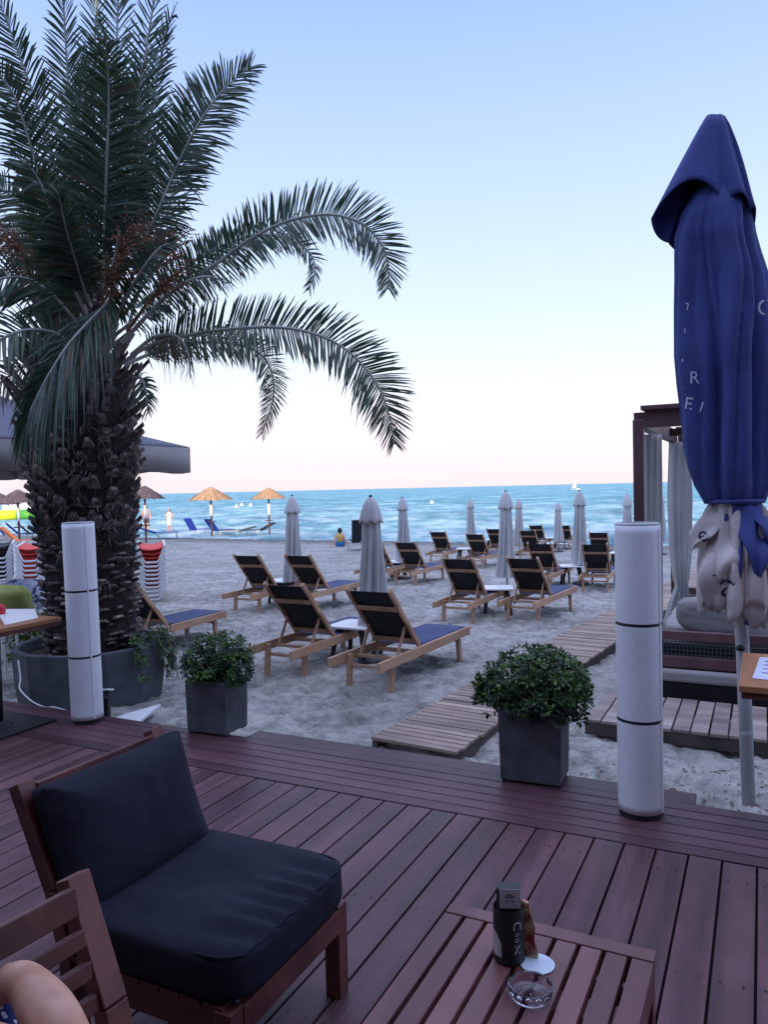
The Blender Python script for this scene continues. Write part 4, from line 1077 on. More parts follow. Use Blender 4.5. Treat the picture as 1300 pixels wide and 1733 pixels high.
# hood (top vent) with pointed corners and arched rim
m = MB(); NA2 = 120; NR = 14
cusp = [(0, 1275, 398, 0.0), (85, 1215, 425, .15), (150, 1140, 404, .07), (180, 1103, 370, 0.0), (255, 1209, 362, -.13), (300, 1251, 372, -.13), (360, 1275, 398, 0.0)]
vs = []
for k in range(NA2):
    an = 360 * k / NA2
    for a, b in zip(cusp, cusp[1:]):
        if an < b[0]: break
    f = (an - a[0]) / (b[0] - a[0])
    pa = at_y(a[1], a[2], UD); pa.y = UD + (a[3] if a[3] else 0); pb = at_y(b[1], b[2], UD); pb.y = UD + b[3]
    rim = pa.lerp(pb, f); arch = sin(pi * f) ** .8
    cen = Vector((at_y(1212, 350, UD).x, UD, 0)); outw = Vector((rim.x - cen.x, rim.y - cen.y, 0))
    amt = .17 if (b[0] - a[0]) > 60 else .07
    if an < 180: amt = -.01
    rim.z += amt * arch * .9; sgn = -1 if an > 180 else 1
    rim.y += sgn * .05 * arch
    for j in range(NR + 1):
        t = j / NR; c0 = apex + Vector((0, 0, .012))
        p = c0.lerp(rim, t); bul = sin(pi * min(1, t * 1.05)) 
        o_ = Vector((rim.x - c0.x, rim.y - c0.y, 0)); o_ = o_.normalized() if o_.length > 1e-4 else Vector((1, 0, 0))
        p += o_ * (.050 * min(1, t * 9) ** .7 * (1 - t)) + Vector((0, 0, .035 * max(0, 1 - t * 7) * min(1, t * 20))) + Vector((0, 0, .02 * bul))
        p += o_ * (.010 * sin(7 * radians(an) + 1) * bul)
        vs.append(p)
fs = []
for k in range(NA2):
    k2 = (k + 1) % NA2
    for j in range(NR): fs.append((k * (NR + 1) + j, k * (NR + 1) + j + 1, k2 * (NR + 1) + j + 1, k2 * (NR + 1) + j))
m.add(vs, fs); build('top_flap', m, M_blue, bu, world=True, smooth=True, solid=.004)
# hem: cream flaps gathered below the tie, each folded down its middle, with a navy wedge between them
vs_h = []; fs_h = []
def flap(an_deg, px_out, ln, wd, bul, mi, seed, r0=.10, top=848, tilt=0, point=False):
    """one hanging fold of the hem: it leaves the tie at angle an (270 = towards the viewer)"""
    an = radians(an_deg); rr = random.Random(seed); d = Vector((cos(an), sin(an), 0)); t = Vector((-sin(an), cos(an), 0))
    c = at_y(1243, top, UD); NU, NV = 16, 26; vs = []
    for i in range(NV + 1):
        v = i / NV
        shp = (v ** .6) * (1 - max(0, v - .72) * 2.9) if not point else (.55 + .45 * v) * (1 - v) ** .7
        r = r0 + (px_out - r0) * sin(pi * min(1, v * 1.15) * .5) - .05 * v * v + .02 * sin(v * 7 + seed)
        for j in range(NU + 1):
            u = j / NU * 2 - 1
            fold = -abs(u) * bul * (1 - .3 * v) + .018 * sin(u * 5 + v * 4 + seed) * v + .012 * sin(v * 11 + u * 3 + seed * 2)
            z = c.z - ln * v - (.02 * sin(u * 4 + seed) + .03 * abs(u)) * v * (0 if point else 1)
            q = Vector((c.x + .022 * v * ln / .66, UD, z)) + d * max(.03, r + fold) + t * (u * wd * shp + tilt * v)
            vs.append(q)
    m = MB(); fs = [(i * (NU + 1) + j, i * (NU + 1) + j + 1, (i + 1) * (NU + 1) + j + 1, (i + 1) * (NU + 1) + j) for i in range(NV) for j in range(NU)]
    m.add(vs, fs)
    build('hem_flap', m, M_blue if mi else M_cream, bu, world=True, smooth=True, solid=.003)
    o = len(vs_h); vs_h.extend(tuple(v) for v in vs); fs_h.extend(tuple(k + o for k in f) for f in fs)
m = MB(); NSK = 150; vsk = []
for i in range(22):
    v = i / 21; ctr_ = at_y(1243, 848, UD)
    for k in range(NSK):
        an = 2 * pi * k / NSK; pl = abs(sin(6 * an + .8 * sin(2 * an) + 1.1 * v)) ** .7
        rad = (.125 + .085 * sin(pi * min(1, v * 1.2) * .5)) * (1 - .42 * min(1, v * 4) * (1 - pl)) * (1 + .12 * v * noise.noise(Vector((cos(an) * 2, sin(an) * 2, v * 3))))
        vsk.append(Vector((ctr_.x + .022 * v + cos(an) * rad, UD + sin(an) * rad, ctr_.z - v * (.56 + .05 * sin(5 * an) + .03 * pl))))
m.add(vsk, [(i * NSK + k, (i + 1) * NSK + k, (i + 1) * NSK + (k + 1) % NSK, i * NSK + (k + 1) % NSK) for i in range(21) for k in range(NSK)])
build('hem', m, M_cream, bu, world=True, smooth=True, solid=.003)
for a_ in ((192, .32, .24, .11, .12, 0, 1), (222, .27, .42, .13, .13, 0, 2), (203, .29, .58, .12, .11, 0, 3), (240, .23, .66, .10, .11, 0, 4), (262, .21, .56, .06, .08, 0, 5),
           (292, .235, .655, .15, .09, 0, 6), (318, .29, .36, .13, .12, 0, 7), (335, .29, .56, .13, .12, 0, 8), (10, .24, .50, .12, .07, 0, 9), (50, .22, .62, .12, .07, 0, 10),
           (90, .22, .55, .12, .07, 0, 11), (130, .23, .60, .12, .07, 0, 12), (165, .24, .50, .12, .07, 0, 13), (355, .25, .26, .10, .07, 0, 14)):
    flap(*a_)
flap(276, .262, .40, .15, .05, 1, 21, r0=.135, point=True)
flap(300, .262, .26, .14, .05, 1, 22, r0=.14, point=True)
flap(250, .205, .60, .055, .03, 1, 23, point=True); flap(268, .165, .64, .05, .02, 1, 24); flap(225, .15, .5, .09, .04, 1, 25); flap(320, .15, .55, .09, .04, 1, 26)
hvh = BVHTree.FromPolygons(vs_h, fs_h)
m = MB()
l, r = interp(BR, 848); c = at_y((l + r) / 2, 848, UD)
m.lathe([((r - l) / 2 / 1300 * UD * .93, -.012), ((r - l) / 2 / 1300 * UD * .96, 0), ((r - l) / 2 / 1300 * UD * .93, .012)], n=40, c=c, cap0=False, cap1=False)
build('tie_band', m, M_blue, bu, world=True, smooth=True, solid=.003)
def project_text(ch, px, py, size_px, rot, bv, mb, skew=0):
    vs, fs = textmb(ch, 1.0); out = []
    for v in vs:
        x, y = v.x + skew * v.y, v.y
        X = px + (x * cos(rot) - y * sin(rot)) * size_px; Y = py - (x * sin(rot) + y * cos(rot)) * size_px
        d = ray(X, Y); o0 = Vector((0, 0, H)); hit = bv.ray_cast(o0, d)
        if hit[0] is None: return
        out.append(o0 + (hit[0] - o0) * (1 - .0048 / max(.1, (hit[0] - o0).length)))
    mb.add(out, fs)
# the lettering is printed cloth: its outline follows the folds of the surface it lies on
lm = MB()
for (ch, px, py, s, rt) in (('R', 1176, 640, 30, 0), ('E', 1166, 684, 30, -.15), ('I', 1188, 690, 26, -.3), ('L', 1158, 664, 18, -.2), ('X', 1157, 712, 22, .1), ('C', 1296, 522, 42, 0), ('L', 1163, 518, 16, 2.9), ('I', 1160, 560, 14, .1), ('-', 1154, 610, 22, 1.4)):
    project_text(ch, px, py, s, rt, bvh, lm)
build('lettering', lm, M_wprint, bu, world=True)
lm = MB()
for (ch, px, py, s, rt) in (('a', 1232, 990, 66, .1), ('~', 1241, 988, 26, .4), ('g', 1192, 1000, 46, .6), ('e', 1190, 905, 40, .2), ('S', 1196, 1018, 24, 1.0), ('-', 1210, 972, 24, 0), ('-', 1196, 914, 26, 0), ('s', 1220, 1030, 20, .4)):
    project_text(ch, px, py, s, rt, hvh, lm)
build('script_print', lm, M_print, bu, world=True)

# ------------------------------------------------------------------ canopied daybed
P1 = Vector((2.10, 6.30, 0)); DBW, DBD = 2.1, 2.75
db = empty('daybed', 'dark wood daybed with canopy frame and white curtains behind the navy parasol', 'daybed', (P1.x, P1.y, -.18), ANG)
# local x along E1, y along E2, z 0 = sand
for (x, y) in ((0, 0), (DBW, 0), (0, DBD), (DBW, DBD)):
    m = MB(); m.box((x, y, 1.13), (.082, .082, 2.36)); build('post', m, M_post, db, bevel=.005)
m = MB()
for y in (0, DBD): m.box((DBW / 2, y, 2.315), (DBW - .104, .09, .14))
for x in (0, DBW): m.box((x, DBD / 2, 2.312), (.09, DBD - .104, .13))
m.box((DBW / 2 + .02, -.02, 2.40), (DBW - .02, .16, .035)); m.box((DBW / 2 + .02, DBD + .02, 2.40), (DBW - .02, .16, .035)); 
build('top_beam', m, M_post, db, bevel=.004)
m = MB(); m.box((.36, .10, 2.20), (.26, .07, .06)); build('brace', m, M_post, db)
for (y_, z_, h_) in ((0, .56, .07), (0, .345, .09), (DBD, .56, .07)): m = MB(); m.box((DBW / 2, y_, z_), (DBW - .086, .058, h_)); build('rail', m, M_post, db, bevel=.004)
m = MB()
for i in range(64): m.box((.08 + (DBW - .16) * i / 63, 0.0, .455), (.006, .006, .13))
for i in range(4): m.box((DBW / 2, .007, .405 + .033 * i), (DBW - .11, .005, .005))
build('mesh_panel', m, M_planter2, db)
m = MB(); m.box((DBW / 2, DBD / 2, .29), (DBW - .14, DBD - .14, .38)); build('base', m, M_black, db, bevel=.01)
m = MB(); m.box((DBW / 2, -.10, .255), (DBW - .2, .10, .09)); build('step_cushion', m, M_greyp, db, bevel=.02)
m = MB(); m.box((DBW / 2, -.04, .11), (DBW - .2, .16, .19)); build('step', m, M_black, db, bevel=.01)
cu = rounded(.95, .9, .09, p=7, n=24, seed=4, wr=.01, puff=.1); cu.v = [(v[0] + DBW / 2, v[1] + DBD / 2, v[2] + .46) for v in cu.v]; build('mattress', cu, M_greyp, db, smooth=True)
cu = rounded(.55, .16, .14, p=4, n=24, seed=9, wr=.014, puff=.1); cu.v = [(v[0] + .80, v[1] + .42, v[2] + .63 - .05 * (v[0] / .55)) for v in cu.v]; build('pillow', cu, M_greyp, db, smooth=True)
def curtain(path_fn, wd_fn, z0, z1, n, seed, x0, y0, ax):
    rr = random.Random(seed); m = MB(); NZ = 40; NX = 44; vs = []; ph = rr.uniform(0, 6)
    for i in range(NZ + 1):
        z = z0 + (z1 - z0) * i / NZ; w_ = wd_fn(z); off = path_fn(z)
        for j in range(NX + 1):
            u = j / NX * 2 - 1; dep = .032 * sin(u * n + ph + .6 * sin(z * 2)) + .012 * sin(u * n * 2.3 + z)
            vs.append(Vector((x0, y0, z)) + ax * (off + u * w_) + Vector((-ax.y, ax.x, 0)) * dep)
    fs = [(i * (NX + 1) + j, i * (NX + 1) + j + 1, (i + 1) * (NX + 1) + j + 1, (i + 1) * (NX + 1) + j) for i in range(NZ) for j in range(NX)]
    m.add(vs, fs); return m
X = Vector((1, 0, 0)); 
cA = at_y(1105, 800, 6.75); la = wmat(db).inverted() @ cA
m = curtain(lambda z: 0, lambda z: .072 + .004 * z, .35, 2.22, 11, 3, la.x, la.y, Vector((cos(-ANG), sin(-ANG), 0)))
build('curtain', m, M_curt, db, smooth=True, solid=.003)
cB = at_y(1152, 800, 8.55); lb_ = wmat(db).inverted() @ cB
def wB(z):
    pts = [(.20, .17), (.45, .13), (.58, .09), (.64, .065), (.70, .09), (1.0, .13), (1.6, .14), (2.25, .11)]
    for a, b in zip(pts, pts[1:]):
        if z <= b[0]: return a[1] + (b[1] - a[1]) * max(0, (z - a[0]) / (b[0] - a[0]))
    return .08
m = curtain(lambda z: (0 if z > .6 else -.10 * (.6 - z)) , wB, .20, 2.24, 12, 8, lb_.x, lb_.y, Vector((cos(-ANG), sin(-ANG), 0)))
build('curtain', m, M_curt, db, smooth=True, solid=.003)

# ------------------------------------------------------------------ grey parasol behind the palm
Rr = at_y(321, 757, 10.0); dL = Vector((-.495, -.869, 0)); dB = Vector((-.869, .495, 0)); SZ = 3.6
zc = Rr.z; K = [Rr, Rr + dL * SZ, Rr + dL * SZ + dB * SZ, Rr + dB * SZ]; ctr = (K[0] + K[2]) / 2
gp = empty('open_parasol', 'large open grey parasol with a hanging valance behind the palm trunk', 'parasol', (ctr.x, ctr.y, sand_base(ctr.x, ctr.y)))
m = MB(); ap = ctr + Vector((0, 0, .75)); vs = [ap] + K; NS = 10
for a, b in ((0, 1), (1, 2), (2, 3), (3, 0)):
    g = []
    for i in range(NS + 1):
        for j in range(NS + 1):
            s = i / NS; t = j / NS; p = ap.lerp(K[a].lerp(K[b], t), s); p.z -= .10 * sin(pi * s) * (.4 + .6 * sin(pi * t)) ; g.append(p)
    m.add(g, [(i * (NS + 1) + j, (i + 1) * (NS + 1) + j, (i + 1) * (NS + 1) + j + 1, i * (NS + 1) + j + 1) for i in range(NS) for j in range(NS)])
build('canopy', m, M_greyp2, gp, world=True, smooth=True, solid=.004)
m = MB()
for a, b in ((0, 1), (1, 2), (2, 3), (3, 0)):
    g = []
    for j in range(25):
        p = K[a].lerp(K[b], j / 24); g += [p + Vector((0, 0, -.006)), p + Vector((0, 0, -.32 - .02 * sin(j * .9)))]
    m.add(g, [(2 * j, 2 * j + 1, 2 * j + 3, 2 * j + 2) for j in range(24)])
build('valance', m, M_greyp, gp, world=True, smooth=True, solid=.003)
m = MB(); m.tube([(ctr.x, ctr.y, -.3), (ctr.x, ctr.y, ap.z + .1)], .03, n=12); build('pole', m, M_poleg, gp, world=True, smooth=True)
m = MB(); m.lathe([(.3, 0), (.3, .06), (.05, .09)], n=20, c=(ctr.x, ctr.y, sand_base(ctr.x, ctr.y))); build('base', m, M_planter2, gp, world=True, auto=40)
m = MB()
for k_ in K: m.beam(ap - Vector((0, 0, .06)), k_ - Vector((0, 0, .05)), .02, .03)
build('ribs', m, M_post, gp, world=True)

# ------------------------------------------------------------------ thatch umbrellas at the water's edge
def thatch(px_a, py_a, D, halfpx, drop, lab, dark=False, grp='thatched umbrellas along the waterline'):
    p = at_y(px_a, py_a, D); zs = max(sand_base(p.x, p.y), SEA_Z - .05); r = halfpx / 1300 * D; dz = drop / 1300 * D
    root = empty('thatch_umbrella', lab, 'umbrella', (p.x, p.y, zs), 0, grp); rr = random.Random(int(px_a + 500)); m = MB()
    m.lathe([(r * .97, -dz), (r * .55, -dz * .52), (r * .12, -dz * .06), (.01, 0)], n=26, c=(0, 0, p.z - zs), fn=lambda q, z, a: q * (1 + .03 * sin(9 * a)))
    for k in range(150):
        a = rr.uniform(0, 2 * pi); t0 = rr.uniform(.25, .9); t1 = min(1.06, t0 + .28); d = Vector((cos(a), sin(a), 0)); tn = Vector((-sin(a), cos(a), 0)) * r * .035
        h = p.z - zs; a0 = d * r * t0 + Vector((0, 0, h - dz * t0 + .05)); a1 = d * r * t1 + Vector((0, 0, h - dz * t1 + .02 - rr.uniform(0, .05)))
        m.add([a0 - tn, a0 + tn, a1 + tn * .6, a1 - tn * .6], [(0, 1, 2, 3)])
    build('thatch_roof', m, M_thatchd if dark else M_thatch, root)
    m = MB(); m.tube([(0, 0, -.1), (0, 0, p.z - zs - .05)], .05, n=8); build('pole', m, M_post, root)
    m = MB(); h = p.z - zs; m.tube([(0, 0, h * .42), (0, 0, h * .66)], .10 if not dark else .07, n=10); build('sleeve', m, M_white, root, smooth=True)
    m = MB(); m.lathe([(.22, h * .30), (.22, h * .32)], n=12); build('shelf', m, M_post, root)
    return root
thatch(356, 824, 42.5, 38, 22, 'orange thatched umbrella with a white pole sleeve, left one of the two in full view')
thatch(454, 825, 43, 30, 19, 'orange thatched umbrella with a slim pole, right one of the two in full view')
thatch(244, 822, 36, 34, 22, 'dark thatched umbrella poking out from behind the palm trunk', dark=True)
thatch(29, 828, 36, 34, 22, 'brown thatched umbrella peak at the left edge above the green pontoon', dark=True)
thatch(-8, 832, 42, 40, 22, 'brown thatched umbrella cut by the left edge of the photo', dark=True)

# blue, orange and dark sun beds near the water
def beach_bed(px, py, yaw, back, m_, lab, grp, flat=False):
    p = at_sand(px, py); root = empty('beach_bed', lab, 'sun bed', p, radians(yaw), grp)
    f = MB()
    for s in (-1, 1):
        f.tube([(s * .3, 0, .3), (s * .3, 1.2, .3)], .02, n=6)
        for y in (.15, 1.1): f.tube([(s * .3, y, .3), (s * .3, y + .04, -.03)], .02, n=6)
    build('frame', f, M_wplastic, root, smooth=True)
    b = MB(); an = radians(back); b.box((0, -.38 * cos(an) , .32 + .40 * sin(an)), (.62, .84, .09), R=Matrix.Rotation(-an, 3, 'X')); build('backrest', b, m_, root, bevel=.015)
    b = MB(); b.box((0, .62, .33), (.58, 1.16, .03)); build('seat', b, m_, root, bevel=.01)
    return root
G = 'sun beds by the waterline'
beach_bed(327, 906, -38, 58, M_bluebed, 'royal blue sun bed left of its pair under the orange thatched umbrella', G)
beach_bed(364, 907, -42, 52, M_bluebed, 'royal blue sun bed right of its pair under the orange thatched umbrella', G)
beach_bed(444, 906, 75, 28, M_black, 'dark sun bed below the slim poled thatched umbrella', G)
beach_bed(408, 907, 80, 12, M_dgrey, 'flat dark sun bed between the blue beds and the other dark bed', G)
beach_bed(262, 912, -70, 20, M_bluebed, 'low blue sun bed beside the palm trunk near the standing people', G)
beach_bed(6, 915, -60, 55, M_bluebed, 'blue sun bed at the left edge of the photo', G)
beach_bed(30, 913, -60, 45, M_bluebed, 'small blue sun bed behind the orange one', G)
beach_bed(50, 914, -60, 45, M_black, 'dark sun bed beside the palm trunk left of it', G)
beach_bed(28, 928, -75, 45, M_orbed, 'orange sun bed above the stacked loungers at the left', G)

# stacked white plastic loungers with red slings
def stack(base, yaw, n, lab, sling, hh=.088, W=.46, L=1.7, labs=None):
    a = radians(yaw); first = None
    top = empty('stacked_bed', lab, 'sun bed', base, a, lab_group(lab))
    f = MB()
    for y in (0.0, L * .5, L):
        f.tube([(-W / 2, y, .30), (-W / 2 + .02, y, .26), (-W / 2 + .10, y, .06), (-W / 2 + .14, y, .03), (W / 2 - .14, y, .03), (W / 2 - .10, y, .06), (W / 2 - .02, y, .26), (W / 2, y, .30)], .021, n=6)
    for s in (-1, 1): f.tube([(s * W / 2, -.02, .30), (s * W / 2, L + .02, .30)], .022, n=6)
    build('frame', f, M_wplastic, top, smooth=True)
    b = MB(); vs = []
    for i in range(7):
        for j in range(5): u = j / 4 * 2 - 1; vs.append((u * W / 2 * .95, L * i / 6, .29 - .05 * (1 - u * u)))
    b.add(vs, [(i * 5 + j, i * 5 + j + 1, i * 5 + j + 6, i * 5 + j + 5) for i in range(6) for j in range(4)]); build('sling', b, sling, top, solid=.012, smooth=True)
    out = [top]
    for k in range(1, n):
        c = copy_tree(top); place(c, Vector(base) + Vector((0, 0, hh * k)), a + random.uniform(-.01, .01)); out.append(c)
    return out
def lab_group(l): return 'stacked ' + ('red' if 'red' in l else 'dark') + ' slung loungers'
def ords(n): return ['lowest', 'second lowest', 'third lowest', 'fourth lowest', 'fifth lowest', 'sixth lowest', 'fourth from top', 'third from top', 'second from top', 'topmost'][-n:] if n == 10 else None
names10 = ['lowest', 'second from the ground', 'third from the ground', 'fourth from the ground', 'fifth from the ground', 'sixth from the ground', 'fourth from the top', 'third from the top', 'second from the top', 'topmost']
pb = at_sand(258, 1018); sr = stack((pb.x, pb.y, pb.z), 16.5, 10, 'red', M_redsl, hh=.072)
for o, nm in zip(sr, names10): o['label'] = 'white framed red lounger in the stack right of the palm trunk, ' + nm
pb = at_sand(52, 1008); s2_ = stack((pb.x, pb.y, pb.z), 20, 8, 'red', M_redsl, hh=.088)
for o, nm in zip(s2_, names10[:4] + names10[6:]): o['label'] = 'white framed red lounger in the stack left of the palm trunk, ' + nm; o['group'] = 'stacked red slung loungers left of the palm'
pb = at_sand(0, 1000); s3 = stack((pb.x, pb.y, pb.z), 24, 8, 'dark', M_sling, hh=.088)
for o, nm in zip(s3, names10[:4] + names10[6:]): o['label'] = 'white framed dark lounger in the striped stack at the left edge, ' + nm

# patterned white round bag and yellow green cushion chair by the left table
pz = at_sand(42, 1060)
cu = rounded(.26, .2, .17, p=3, n=16, seed=2, wr=.01); M_patt = mat('white_blue_pattern', (0.06, 0.08, 0.2), (0.62, 0.66, 0.8), scale=14, rough=0.8, lo=.38, hi=.46)
cc = at_y(40, 1006, 8.6)
cu.v = [(v[0] + cc.x, v[1] + cc.y, v[2] + cc.z) for v in cu.v]
cb0 = empty('beach_chair', 'pale patterned round backed chair between the stacked loungers and the cafe table', 'chair', (cc.x, cc.y, -.2))
build('backrest', cu, M_patt, cb0, world=True, smooth=True)
m = MB()
for (dx, dy) in ((-.2, -.15), (.2, -.15), (-.2, .35), (.2, .35)): m.tube([(cc.x + dx, cc.y + dy, -.22), (cc.x + dx * .9, cc.y + dy, cc.z - .1)], .016, n=6)
m.box((cc.x, cc.y + .12, cc.z - .18), (.46, .5, .04)); build('frame', m, M_wplastic, cb0, world=True)
cc = at_y(8, 1024, 7.2); cu = rounded(.22, .18, .18, p=3, n=16, seed=6, wr=.01)
cu.v = [(v[0] + cc.x, v[1] + cc.y, v[2] + cc.z) for v in cu.v]; M_lime = mat('lime_cloth', (0.26, 0.30, 0.07), (0.40, 0.44, 0.14), scale=5, rough=.9)
cb1 = empty('lime_chair', 'lime green round backed chair behind the left cafe table', 'chair', (cc.x, cc.y, -.2))
build('backrest', cu, M_lime, cb1, world=True, smooth=True)
m = MB()
for (dx, dy) in ((-.17, -.12), (.17, -.12), (-.17, .3), (.17, .3)): m.tube([(cc.x + dx, cc.y + dy, -.22), (cc.x + dx * .9, cc.y + dy, cc.z - .1)], .014, n=6)
m.box((cc.x, cc.y + .1, cc.z - .17), (.38, .42, .04)); build('frame', m, M_wplastic, cb1, world=True)

# yellow-green shrub under the left table
rr = random.Random(31); m = MB(); st = MB(); base = at_sand(35, 1190); 
for _ in range(420):
    v = Vector((rr.gauss(0, 1), rr.gauss(0, 1), rr.gauss(0, 1))).normalized() * rr.uniform(.5, 1)
    p = Vector((base.x + .02 + v.x * .52, base.y + .75 + v.y * .3, .22 + v.z * .36)); leaf_cluster(m, p, v + Vector((0, 0, .5)), 6, .055, rr, mi=0 if rr.random() < .6 else 1)
for _ in range(20):
    st.tube([(base.x + .02, base.y + .75, -.2), (base.x + rr.uniform(-.3, .3), base.y + .75 + rr.uniform(-.2, .2), rr.uniform(.1, .4))], [.01, .004], n=5)
sh = empty('shrub', 'yellow green shrub growing between the left cafe table and the round planter', 'shrub', (base.x, base.y + .75, -.18))
build('foliage', m, [M_leafy, M_leaf2], sh, world=True); build('stem', st, M_trunk, sh, world=True)

# floodlight, cable and pale slab by the round planter
fl = at_z(172, 1212, -.0); fl = at_y(176, 1196, 5.9); 
fr = empty('floodlight', 'small black floodlight with a white top at the foot of the round planter', 'spotlight', (fl.x, fl.y, -.17))
m = MB(); m.box((fl.x, fl.y, -.06), (.085, .06, .20)); build('stand', m, M_black, fr, world=True, bevel=.008)
m = MB(); m.box((fl.x, fl.y - .01, .085), (.12, .09, .045), R=Matrix.Rotation(-.25, 3, 'X')); build('lamp_head', m, M_black, fr, world=True, bevel=.006)
m = MB(); m.box((fl.x, fl.y - .005, .115), (.13, .10, .014), R=Matrix.Rotation(-.25, 3, 'X')); build('shade', m, M_wplastic, fr, world=True, bevel=.004)
m = MB(); m.tube(catmull([at_y(a, b, d) for (a, b, d) in ((30, 1118, 6.25), (34, 1148, 6.2), (33, 1166, 6.15), (52, 1186, 6.05), (75, 1197, 5.95), (90, 1197, 5.9), (112, 1203, 5.85), (150, 1216, 5.8), (172, 1212, 5.88))], 50), .0065, n=6)
tag(build('cable', m, M_wplastic, origin=None, smooth=True), 'thin white cable hanging from the round planter down to the deck', 'cable')
q = [at_z(a, b, -.13) for (a, b) in ((188, 1222), (232, 1228), (272, 1196), (215, 1212))]
mb = MB(); vs = [v.copy() for v in q] + [v + Vector((0, 0, .025)) for v in q]
mb.add(vs, [(3, 2, 1, 0), (4, 5, 6, 7), (0, 1, 5, 4), (1, 2, 6, 5), (2, 3, 7, 6), (3, 0, 4, 7)]); tag(build('paving_slab', mb, M_wplastic, bevel=.004), 'pale slab lying on the sand at the foot of the round planter', 'slab')

# ------------------------------------------------------------------ pontoon and boats at the far left, buoys, sail
p = at_z(30, 879, SEA_Z)
root = empty('inflatable_pontoon', 'bright yellow and green inflatable pontoon on the water at the left edge', 'pontoon', p, 0)
m = MB()
for i in range(3): m.tube([(-2.6, i * .8, .5 + .0), (-.1, i * .8, .5)], .52, n=12)
build('yellow_float', m, M_yellow, root, smooth=True)
m = MB()
for i in range(3): m.tube([(0, i * .8, .5), (2.2, i * .8, .5)], .52, n=12)
build('green_float', m, M_green, root, smooth=True)
def hull(root, L, Wd, Hh, m_, name='hull'):
    m = MB(); vs = []; n = 12
    for i in range(n + 1):
        t = i / n; wd = Wd / 2 * (sin(pi * min(1, t * .5 + .5)) ** .6 if t > .0 else 1) * (1 if t < .55 else max(.02, 1 - ((t - .55) / .45) ** 2)); x = L * (t - .5)
        sh_ = Hh * (1 + .35 * t * t)
        vs += [Vector((x, -wd, sh_)), Vector((x, -wd * .75, sh_ * .35)), Vector((x, 0, -.12)), Vector((x, wd * .75, sh_ * .35)), Vector((x, wd, sh_))]
    fs = [(i * 5 + k, i * 5 + k + 1, (i + 1) * 5 + k + 1, (i + 1) * 5 + k) for i in range(n) for k in range(4)] + [(4, 3, 2, 1, 0)]
    fs += [(i * 5, (i + 1) * 5, (i + 1) * 5 + 4, i * 5 + 4) for i in range(n)]
    m.add(vs, fs); return build(name, m, m_, root)
for (px, py, L, yaw, lab) in ((46, 868, 5.5, 10, 'white boat moored behind the green pontoon'), (22, 864, 4.5, 170, 'white boat moored behind the yellow pontoon')):
    p = at_z(px, py, SEA_Z); root = empty('motor_boat', lab, 'boat', p, radians(yaw), 'white boats moored at the left'); hull(root, L, 1.8, .8, M_wplastic)
    m = MB(); m.box((-.3, 0, 1.25), (1.4, 1.2, .75)); build('cabin', m, M_wplastic, root, bevel=.15)
p = at_z(975, 829, SEA_Z); root = empty('sailing_dinghy', 'tiny sailing dinghy with a white sail on the horizon', 'boat', p, radians(20))
hull(root, 4.2, 1.4, .5, M_wplastic); m = MB(); m.tube([(0.3, 0, .3), (.3, 0, 4.3)], .05, n=6); build('mast', m, M_poleg, root)
m = MB(); g = []
for i in range(9):
    for j in range(5):
        z = .9 + 3.3 * i / 8; ww = 2.2 * (1 - i / 8) ** .8; g.append((.25 - ww * j / 4, .18 * sin(pi * j / 4) * (1 - i / 9), z))
m.add(g, [(i * 5 + j, i * 5 + j + 1, i * 5 + j + 6, i * 5 + j + 5) for i in range(8) for j in range(4)]); build('sail', m, M_white, root, solid=.02, smooth=True)
for i, (px, py) in enumerate(((409, 856), (424, 857), (400, 859), (731, 852))):
    p = at_z(px, py, SEA_Z); m = MB(); r = .28
    m.lathe([(.02, -.2), (.25, -.12), (.33, .1), (.25, .32), (.08, .42), (.08, .55), (.02, .56)], n=14); m.v = [tuple(Vector(v) + p) for v in m.v]
    tag(build('buoy', m, M_wplastic, origin=p, smooth=True), ['white buoy in the middle of the three left of the slim poled umbrella', 'white buoy just beside the slim poled thatched umbrella', 'white buoy leftmost of the three between the thatched umbrellas', 'lone white buoy above the slim closed umbrella'][i], 'buoy', 'white buoys floating offshore')

# ------------------------------------------------------------------ people
def skinmesh(name, V, E, R, m_, parent, levels=2, root_i=0):
    me = bpy.data.meshes.new(name); me.from_pydata([tuple(v) for v in V], E, []); ob = bpy.data.objects.new(name, me); COL.objects.link(ob)
    md = ob.modifiers.new('skin', 'SKIN'); md.use_smooth_shade = True
    for i, sv_ in enumerate(me.skin_vertices[0].data):
        r = R[i]; sv_.radius = (r, r) if not isinstance(r, tuple) else r; sv_.use_root = (i == root_i)
    ms = ob.modifiers.new('sub', 'SUBSURF'); ms.levels = levels; ms.render_levels = levels
    dg = bpy.context.evaluated_depsgraph_get(); dg.update(); m2 = bpy.data.meshes.new_from_object(ob.evaluated_get(dg))
    bpy.data.objects.remove(ob); m2.materials.clear(); m2.materials.append(m_)
    for p_ in m2.polygons: p_.use_smooth = True; p_.material_index = 0
    o = bpy.data.objects.new(name, m2); COL.objects.link(o); o.parent = parent
    return o
def lump(mb, c, r, n=12, M=None):
    prof = [(max(.001, sin(pi * i / n)), -cos(pi * i / n)) for i in range(n + 1)]
    vs = []
    for (a, b) in prof:
        for k in range(16): an = 2 * pi * k / 16; vs.append(Vector((c[0] + r[0] * a * cos(an), c[1] + r[1] * a * sin(an), c[2] + r[2] * b)))
    mb.add(vs, [(i * 16 + k, i * 16 + (k + 1) % 16, (i + 1) * 16 + (k + 1) % 16, (i + 1) * 16 + k) for i in range(n) for k in range(16)], 0, M)
